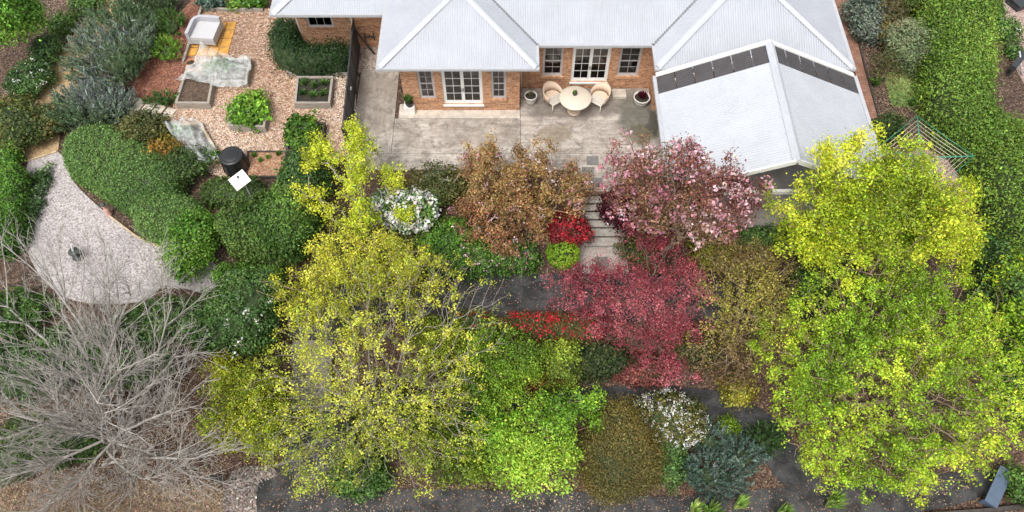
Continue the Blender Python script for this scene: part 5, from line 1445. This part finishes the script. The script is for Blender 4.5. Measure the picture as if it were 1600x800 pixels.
# ---------------- shrubs: name, label, u, v, height, rx, ry, palette, options
SH = [
 ('shrub', 'bright green upright shrub at the gravel court exit', 298, 382, 1.5, 36, 48, BR, dict(dens=1000)),
 ('conical_shrub', 'dark clipped conical shrub between raised bed and yellow tree', 478, 276, 1.7, 36, 46, DK, dict(lump=.06)),
 ('shrub', 'dark round shrub below the conical shrub, left of the young golden tree', 455, 340, 1.8, 42, 58, [(.06, .125, .024), (.10, .19, .034), (.16, .27, .05)], dict(lump=.12)),
 ('shrub', 'dark leafy shrub with white flowers left of the yellow trees', 372, 495, 1.8, 68, 62, DK, dict(dens=800, lump=.2, fl=(WHT, 12, 10, .09, .07))),
 ('shrub', 'pale lime shrub below the right half of the red-flowering hedge', 872, 562, 1.1, 32, 36, [(.16, .22, .03), (.28, .38, .04), (.42, .50, .06)], dict(dens=900, lump=.25, L=.09)),
 ('shrub', 'dense olive-brown domed shrub on the bottom path', 968, 703, 1.7, 60, 66, [(.12, .105, .03), (.20, .165, .045), (.28, .22, .06)], dict(L=.055, Wd=.03, dens=2300, lump=.17, clus=.10, lf=3.5)),
 ('shrub', 'white-flowering shrub beside the olive-brown domed shrub', 1050, 662, 1.1, 50, 40, OLV, dict(fl=(WHT, 150, 10, .055, .045, 1), dens=700)),
 ('shrub', 'dark green shrub directly under the white-flowering shrub', 1042, 722, .9, 26, 32, DK, dict(dens=900)),
 ('shrub', 'tiny lime green ball beside the blue-green plants', 1138, 669, .5, 16, 14, [(.16, .28, .02), (.25, .38, .03)], dict(dens=1500, L=.06, Wd=.035, lump=.05)),
 ('shrub', 'clipped lime green ball at the foot of the garden steps', 880, 395, .95, 26, 26, [(.15, .28, .02), (.22, .38, .025), (.30, .46, .03)], dict(dens=3000, L=.045, Wd=.03, lump=.02, clus=.022, depth=.05)),
 ('flowering_shrub', 'vivid red flowering shrub beside the garden steps', 886, 364, 1.0, 34, 24, [(.10, .05, .03), (.2, .03, .03)], dict(fl=(REDF, 105, 11, .065, .055, 1), dens=900, lump=.25)),
 ('shrub', 'burgundy round shrub at the right of the garden steps', 972, 325, 1.4, 30, 32, BURG, dict(dens=1100)),
 ('flowering_shrub', 'largest white-flowering shrub, below the patio corner', 640, 332, 1.4, 44, 32, MD, dict(fl=(WHT, 120, 16, .12, .085, 1), dens=700)),
 ('shrub', 'small white-flowering shrub left of the largest white-flowering shrub', 597, 322, 1.1, 16, 18, MD, dict(fl=(WHT, 16, 12, .09, .06, 1), dens=700)),
 ('shrub', 'twiggy olive shrub left of the bronze tree', 692, 292, 1.2, 42, 30, OLV, dict(dens=520, lump=.2)),
 ('shrub', 'green leafy shrub below the largest white-flowering shrub', 700, 372, 1.1, 48, 30, BR, dict(dens=700, lump=.2, fl=(PNK, 8, 9, .07, .06))),
 ('shrub', 'brownish low shrub between the two golden trees', 620, 385, 1.0, 46, 30, [(.08, .07, .03), (.14, .10, .04), (.12, .15, .035)], dict(dens=650, lump=.2)),
 ('shrub', 'dark low shrub behind the upright yellow-leaved tree', 530, 390, .9, 48, 28, OLV, dict(dens=650, lump=.2)),
 ('shrub', 'green shrub under the pink blossom beside the landing', 1010, 395, .9, 32, 26, OLV, dict(dens=700, lump=.2)),
 ('shrub', 'dark green shrub in front of the pergola floor', 1195, 372, 1.0, 58, 24, DK, dict(dens=800, lump=.2)),
 ('shrub', 'yellow-green shrub below the blossom tree', 1118, 392, 1.0, 36, 26, [(.14, .15, .03), (.24, .25, .04), (.34, .33, .05)], dict(dens=700, lump=.2)),
 ('shrub', 'dark green shrub under the red-leaved tree branches', 935, 562, .95, 42, 30, [(.035, .055, .02), (.06, .09, .028), (.10, .08, .035)], dict(dens=750, lump=.2)),
 ('shrub', 'reddish low shrub on the bank above the middle path', 1005, 578, .7, 52, 24, [(.10, .03, .03), (.19, .055, .05), (.28, .10, .08)], dict(dens=750, lump=.2)),
 ('shrub', 'orange-tinged small shrub between the lime shrubs', 842, 596, .8, 22, 22, [(.14, .11, .03), (.30, .13, .04), (.36, .20, .05)], dict(dens=750, lump=.2)),
 ('shrub', 'dark green shrub right of the red-leaved tree trunk', 1085, 540, 1.0, 36, 32, [(.04, .06, .02), (.08, .095, .03), (.14, .14, .04)], dict(dens=750, lump=.2)),
 ('shrub', 'yellowish shrub at the right end of the middle path', 1152, 610, .7, 22, 26, [(.18, .17, .03), (.32, .30, .035), (.40, .36, .05)], dict(dens=750, lump=.2)),
 ('shrub', 'dark green shrub under the bare tree beside the gravel court', 262, 502, 1.0, 84, 36, DK, dict(dens=650, lump=.2)),
 ('shrub', 'dark low shrub beneath the upper branches of the bare tree', 130, 540, .8, 70, 32, DK, dict(dens=600, lump=.25)),
 ('shrub', 'green strappy shrub under the lower left bare branches', 40, 690, .8, 62, 44, [(.05, .09, .025), (.08, .13, .035), (.13, .18, .06)], dict(dens=600, lump=.25, L=.16, Wd=.035)),
 ('shrub', 'green shrub under the bare tree at the far left', 22, 488, .9, 48, 34, MD, dict(dens=600, lump=.2)),
 ('shrub', 'dark shrub below the bare branches at the left edge', 40, 570, 1.1, 70, 46, DK, dict(dens=550, lump=.2)),
 ('shrub', 'dark shrub deep under the middle of the bare tree', 200, 560, 1.0, 66, 40, DK, dict(dens=550, lump=.25)),
 ('shrub', 'low green shrub under the lower bare branches', 110, 690, .7, 60, 34, [(.04, .09, .018), (.07, .13, .03), (.12, .17, .05)], dict(dens=500, lump=.25)),
 ('shrub', 'green shrub under the sparse tree beside the bottom path', 560, 745, 1.0, 42, 36, MD, dict(dens=600, lump=.25)),
 ('shrub', 'low dark ground shrub inside the sparse tree shade', 620, 650, .7, 60, 40, [(.05, .08, .02), (.10, .13, .03), (.17, .18, .04)], dict(dens=420, lump=.25)),
 ('shrub', 'leafy green shrub at the bottom right corner behind the bench', 1592, 758, .8, 20, 30, MD, dict(dens=800, lump=.2)),
 ('shrub', 'dark green shrub at the right edge below the edge trees', 1590, 610, 1.1, 32, 60, DK, dict(dens=650, lump=.2)),
 ('shrub', 'dark shrub beneath the right side of the golden tree', 1545, 400, 1.0, 34, 36, DK, dict(dens=700, lump=.2)),
 ('shrub', 'dark shrub hidden under the golden tree front', 1290, 440, 1.2, 55, 36, DK, dict(dens=600, lump=.2)),
 # top left
 ('shrub', 'white-flowering low bush by the gold path, nearest the dark corner tree', 45, 122, .9, 32, 30, DK, dict(fl=(WHT, 34, 6, .06, .05, 1), dens=800)),
 ('shrub', 'dark green bush between two white-flowering bushes by the gold path', 72, 80, .8, 22, 22, DK, dict(fl=(WHT, 6, 6, .06, .05, 1), dens=800)),
 ('shrub', 'small white-dotted bush left of the gold path edging', 98, 38, .6, 17, 15, MD, dict(fl=(WHT, 12, 6, .05, .05, 1), dens=900)),
 ('shrub', 'white-dotted bush at the top edge left of the gold path', 135, 6, .7, 22, 16, DK, dict(fl=(WHT, 14, 6, .05, .05, 1), dens=900)),
 ('shrub', 'mottled green and olive shrub at the left edge above the gravel', 20, 196, 1.1, 46, 36, [(.06, .09, .025), (.11, .15, .035), (.20, .19, .06)], dict(dens=750, lump=.2)),
 ('shrub', 'olive shrub at the mouth of the gold path', 72, 192, .9, 26, 26, [(.08, .09, .03), (.15, .15, .05), (.22, .20, .07)], dict(dens=750, lump=.2)),
 ('shrub', 'green shrub at the left edge beside the narrow hedge', 6, 246, .8, 24, 22, BR, dict(dens=750, lump=.2)),
 ('shrub', 'olive mound behind the upper lobe of the big hedge', 226, 205, .9, 36, 26, OLV, dict(dens=800, lump=.15)),
 ('shrub', 'yellow and orange tinted mound beside the smaller netting', 262, 232, .7, 24, 18, [(.14, .13, .02), (.26, .19, .025), (.32, .16, .03)], dict(dens=850, lump=.15)),
 ('shrub', 'dark green mound between big hedge and smaller netting', 288, 258, .8, 34, 24, [(.04, .08, .02), (.07, .12, .03), (.10, .15, .04)], dict(dens=850, lump=.15)),
 ('shrub', 'green ground cover with small white flowers beside the narrow hedge', 44, 330, .35, 16, 60, DK, dict(fl=(WHT, 40, 3, .04, .04, 1), dens=800)),
 # right of the house
 ('shrub', 'silvery grey-green bush beside the right roof edge', 1350, 25, 1.3, 26, 32, GRY, dict(dens=900, lump=.18)),
 ('shrub', 'bronze-olive bush behind the silvery bush', 1388, 30, 1.4, 24, 36, [(.11, .10, .04), (.20, .16, .06), (.28, .22, .08)], dict(dens=850, lump=.18)),
 ('shrub', 'soft pale grey-green shrub leaning on the big hedge', 1412, 72, 1.5, 32, 38, [(.15, .20, .09), (.23, .28, .14), (.32, .36, .20)], dict(dens=850, lump=.22, L=.12, Wd=.03)),
 ('shrub', 'green shrub at the top edge between house and big hedge', 1415, -6, 1.2, 36, 24, [(.09, .14, .03), (.17, .22, .04), (.26, .28, .06)], dict(dens=750, lump=.2)),
 ('shrub', 'dark green shrub at the corner of the pergola roof', 1385, 200, .9, 26, 18, [(.04, .075, .02), (.07, .11, .03), (.12, .15, .04)], dict(dens=850, lump=.18)),
 ('shrub', 'white-topped green plant on the neighbour paving', 1572, 48, .7, 18, 16, MD, dict(fl=(WHT, 5, 8, .08, .06, 1), dens=850, lump=.2)),
 ('shrub', 'green plant at the top edge beyond the big hedge', 1548, 12, .8, 16, 22, MD, dict(dens=850, lump=.2)),
 ('shrub', 'small dark green plant beside the dark beam', 1583, 80, .5, 10, 10, DK, dict(dens=1000, lump=.1)),
 # vegetables
 ('crop', 'bright leafy green crop filling a raised bed', 387, 172, .65, 27, 24, [(.09, .20, .02), (.15, .32, .03), (.24, .42, .05)], dict(dens=650, lump=.22, L=.15, Wd=.09)),
 ('crop', 'dark leafy crop in the overgrown bed beside the fence', 472, 206, .8, 24, 22, [(.07, .16, .02), (.14, .28, .03), (.28, .38, .04)], dict(dens=650, lump=.25, L=.15, Wd=.08)),
 ('crop', 'blue-green vegetable clump above the lounge', 330, 4, .5, 17, 9, BLU, dict(dens=700, lump=.2, L=.15, Wd=.09)),
 ('crop', 'bright green vegetable clump at the left of the top bed', 370, 6, .4, 12, 8, BR, dict(dens=700, lump=.2, L=.14, Wd=.09)),
 ('crop', 'bright green vegetable clump at the right of the top bed', 393, 4, .5, 15, 10, BR, dict(dens=700, lump=.2, L=.14, Wd=.09)),
 ('crop', 'green crop under the larger sheet of netting', 347, 104, .6, 20, 12, BR, dict(dens=600, lump=.2, L=.12, Wd=.07)),
 ('crop', 'green crop under the upper end of the smaller netting', 282, 207, .45, 16, 10, BR, dict(dens=600, lump=.2, L=.12, Wd=.07)),
 ('crop', 'green crop under the lower end of the smaller netting', 326, 244, .45, 16, 11, BR, dict(dens=600, lump=.2, L=.12, Wd=.07)),
]
for s in SH:
    nm, lab, u, v, h, rx, ry, pal, kw = s
    shrub(nm, lab, u, v, h, rx, ry, pal, cat='crop' if nm == 'crop' else 'shrub', **kw)
# seedlings
for k, (u, v, lab) in enumerate(((398, 244, 'seedling tuft in the straw-coloured bed, nearest the compost bin'), (420, 247, 'seedling tuft in the middle of the straw-coloured bed'), (436, 242, 'seedling tuft at the right of the straw-coloured bed'), (408, 252, 'smallest seedling tuft in the straw-coloured bed'))):
    p = P(u, v, .08); tuft('seedling', lab, 0, 0, .22, .2, 60, BR, .035, group='seedlings in the straw bed', at=p, gz=.06)
for k, (u, v) in enumerate(((476, 130), (492, 134), (507, 130), (474, 146), (490, 149), (505, 147))):
    tuft('seedling', ['sparse seedling at the far left of the dark soil bed', 'sparse seedling at the far middle of the dark soil bed', 'sparse seedling at the far right of the dark soil bed', 'sparse seedling at the near left of the dark soil bed', 'sparse seedling at the near middle of the dark soil bed', 'sparse seedling at the near right of the dark soil bed'][k], 0, 0, .2, .34, 90, DK, .05, group='seedlings in the dark bed', at=P(u, v, .24), gz=.23)
# spiky rosemary and blue-green plants
spiky('spiky_shrub', 'largest grey-green spiky mound beside the gold path', 190, 80, 1.25, 60, 58, ROS, 15000, .46)
spiky('spiky_shrub', 'grey-green spiky mound directly above the big clipped hedge', 148, 172, 1.0, 54, 30, ROS, 8000, .46)
spiky('spiky_shrub', 'green spiky mound at the top edge above the largest spiky mound', 240, 8, .9, 42, 22, [(.06, .10, .04), (.11, .16, .07), (.17, .21, .13)], 6000, .34)
spiky('green_tuft', 'green strappy clump between spiky mound and chip yard', 266, 42, .55, 22, 16, MD, 2200, .3)
spiky('green_tuft', 'lime strappy clump above the red mulch', 262, 80, .55, 20, 15, BR, 2200, .3)
spiky('green_tuft', 'small green clump at the foot of the sleeper path', 256, 158, .35, 22, 9, MD, 1400, .22)
spiky('whorled_plant', 'largest blue-green whorled plant above the bottom path', 1112, 745, .8, 44, 26, BLU, 4200, .34, .045)
spiky('whorled_plant', 'blue-green whorled plant right of the largest one', 1158, 715, .7, 34, 24, BLU, 3000, .32, .045)
spiky('whorled_plant', 'blue-green whorled plant below the white-flowering shrub', 1105, 690, .6, 30, 22, BLU, 2400, .3, .045)
spiky('whorled_plant', 'dark whorled plant beneath the left of the big spring tree', 1192, 690, .6, 24, 20, DK, 2000, .3, .045)
tuft('spiky_rosette', 'round spiky rosette plant beside the brick side path', 1368, 128, .5, .42, 120, MD, .05)
tuft('grass_tuft', 'straw-coloured grass tuft left of the clothes line', 1440, 170, .5, .4, 120, [(.12, .14, .04), (.22, .21, .08)], .03)
tuft('grass_tuft', 'green grass tuft above the clothes line', 1425, 160, .5, .35, 100, MD, .03)
for k, (u, v, lab) in enumerate(((1085, 802, 'leftmost pale green spear plant at the bottom edge'), (1118, 800, 'pale green spear plant, second from the left at the bottom edge'), (1160, 804, 'pale green spear plant in the middle of the bottom edge'), (1215, 802, 'pale green spear plant right of the bottom middle'), (1292, 790, 'tall pale green spear plant under the spring tree at the bottom edge'))):
    tuft('spear_plant', lab, u + 9 * math.sin(k * 5), v - 6 + 9 * math.sin(k * 2.3), 1.5 + .4 * math.sin(k * 3.1), .5 + .12 * math.sin(k * 1.9), 70 + 25 * k, [(.22, .38, .08), (.36, .54, .12), (.50, .66, .20)], .075, group='pale green spear plants along the bottom edge', lean=.55)
# twiggy bare shrub by the house side
tree('twiggy_shrub', 'thin bare-stemmed shrub in the mulch beside the house', [(1385, 105, .9, 26, 30, .7)], 70, OLV, 14, .08, .045, .1, 'bark_tan', .010, .5, .2, .4, .2, cat='shrub')
tree('dry_shrub', 'grey-twigged nearly bare shrub beside the largest white-flowering shrub', [(690, 285, .7, 36, 24, .6)], 90, OLV, 6, .08, .045, .1, 'bark_pale', .013, .5, .2, .4, .2, cat='shrub')
tree('airy_shoots', 'thin leafy shoots rising before the pergola roof', [(1318, 225, 2.3, 26, 40, .9)], 36, [(.10, .16, .04), (.18, .25, .06)], 12, .09, .045, .08, 'bark_tan', .010, .6, .3, .6, .2, cat='shrub')
# plants in pots (children of their pots)
def in_pot(t, n, h, r, pal, wd):
    q = tuft('plant', '', 0, 0, h, r, n, pal, wd, at=(0, 0, 0), gz=0)
    ch = q.children[0]; bpy.data.objects.remove(q)
    ch.name = 'plant'; ch.parent = t; return ch
for t, (n, h, r, pal, wd, z) in zip(POTS, ((40, .45, .25, [(.14, .11, .06), (.2, .17, .08)], .015, .34), (260, .34, .30, BURG, .05, .29), (110, .5, .36, MD, .05, .16), (40, .2, .12, BR, .03, .09))):
    in_pot(t, n, h, r, pal, wd).location = (0, 0, z)

# ================================================================== loose bits on the ground
def bits(name, label, px, n, size, pal, z=None, thick=.25, dens_at=None):
    poly = [P(u, v, (z if z is not None else -1)) for u, v in px] if z is not None else [G(u, v) for u, v in px]
    poly = [(p.x, p.y) for p in poly]
    lo, hi = np.min(poly, 0), np.max(poly, 0)
    xy = rng.uniform(lo, hi, (n * 6, 2)); xy = xy[inside(poly, xy[:, 0], xy[:, 1])][:n]
    if z is None:                              # the paths are kept nearly clean
        on = np.zeros(len(xy), bool)
        for q, _ in SHEETS: on |= inside(q, xy[:, 0], xy[:, 1])
        xy = xy[~on | (rng.uniform(size=len(xy)) < .05)]
    n = len(xy)
    zz = (np.full(n, z) if z is not None else zg(xy[:, 0], xy[:, 1]) + .035)
    pos = np.c_[xy, zz + .012]
    V = leaf_cards(pos, np.tile([0, 0, 1.], (n, 1)), size, size * .55, .05, .5, .45)
    c = np.array([lo[0] / 2 + hi[0] / 2, lo[1] / 2 + hi[1] / 2, float(np.mean(zz))])
    o = leaf_obj(name, V, tints(pos, pal, 1.0, .35), None, c, 'bits'); o.location = c
    return tag(o, label, 'litter', kind='stuff')
bits('wood_chips', 'loose wood chips over the vegetable yard', [(318, 13), (430, 13), (470, 60), (450, 118), (556, 118), (556, 240), (470, 262), (385, 285), (330, 272), (296, 248), (252, 196), (268, 172), (292, 92)], 26000, .05, [(.26, .15, .09), (.42, .25, .16), (.60, .42, .30), (.78, .66, .54)], .0)
bits('leaf_litter', 'brown leaf litter over the lower beds', [(330, 560), (700, 520), (1250, 520), (1600, 560), (1600, 800), (330, 800)], 22000, .05, [(.08, .04, .025), (.17, .085, .05), (.28, .16, .10), (.36, .25, .17)])
bits('leaf_litter', 'brown leaf litter under the bare tree', [(-20, 480), (330, 480), (350, 800), (-20, 800)], 16000, .05, [(.08, .05, .03), (.16, .10, .06), (.28, .19, .12), (.36, .27, .19)])
bits('leaf_litter', 'leaf litter on the upper beds below the patio', [(440, 280), (1250, 300), (1300, 430), (440, 440)], 9000, .05, [(.08, .045, .03), (.15, .09, .05), (.25, .16, .10)])
bits('leaf_litter', 'leaf litter beside the house and under the clothes line', [(1330, 0), (1430, 0), (1440, 90), (1540, 290), (1420, 300), (1360, 200)], 9000, .05, [(.10, .06, .04), (.20, .12, .08), (.33, .22, .16), (.12, .13, .05)])
bits('bark_pieces', 'bark pieces in the top left beds', [(-20, 0), (150, 0), (80, 95), (30, 230), (-20, 230)], 7000, .05, [(.10, .06, .04), (.19, .12, .08), (.30, .22, .16)])
bits('red_mulch_chips', 'red bark chips on the red mulch bed', [(200, 150), (240, 90), (310, 0), (318, 0), (286, 110), (268, 168), (215, 162)], 6000, .05, [(.13, .045, .03), (.27, .10, .06), (.42, .22, .15)], .015)
bits('fallen_petals', 'pink petals scattered on steps landing and black path', [(890, 388), (985, 388), (1090, 430), (1090, 498), (860, 498), (890, 440)], 2600, .05, [(.30, .05, .07), (.50, .14, .17), (.62, .30, .32)], ZP1 + .008)
bits('path_leaves', 'dry leaves scattered along the edges of the lower paths', [(396, 800), (432, 735), (560, 750), (900, 766), (1250, 756), (1540, 740), (1480, 795), (1000, 810)], 2600, .06, [(.10, .06, .04), (.22, .14, .09), (.34, .25, .17)], ZLOW + .008)
bits('path_leaves', 'dry leaves and petals along the upper black path', [(560, 437), (665, 432), (860, 429), (1100, 437), (1260, 453), (1260, 503), (925, 497), (700, 498), (560, 503)], 900, .05, [(.10, .06, .04), (.24, .14, .10), (.40, .22, .18)], ZP1 + .006)
bits('pebbles', 'pale pebbles and flakes in the pebble bed', [(348, 810), (352, 760), (370, 732), (418, 728), (432, 742), (402, 758), (398, 810)], 1500, .09, [(.12, .09, .08), (.30, .25, .22), (.58, .53, .49)], ZLOW + .012)
bits('dry_grass_blades', 'dry grass blades along the bottom left edge', [(-20, 752), (120, 748), (250, 752), (345, 762), (350, 800), (-20, 800)], 8000, .07, [(.09, .06, .04), (.18, .125, .08), (.32, .24, .16)], ZLOW + .006)
bits('thin_grass', 'thin green grass in the bed beside the house', [(1380, 118), (1412, 104), (1436, 140), (1428, 170), (1392, 166)], 2200, .10, [(.07, .11, .03), (.13, .20, .05), (.24, .28, .09)])
bits('gravel_bits', 'small fallen twigs and leaves on the gravel court', [(60, 270), (110, 300), (260, 395), (320, 420), (215, 465), (80, 440)], 500, .06, [(.20, .15, .11), (.35, .28, .22)], ZL + .002)
terrain()
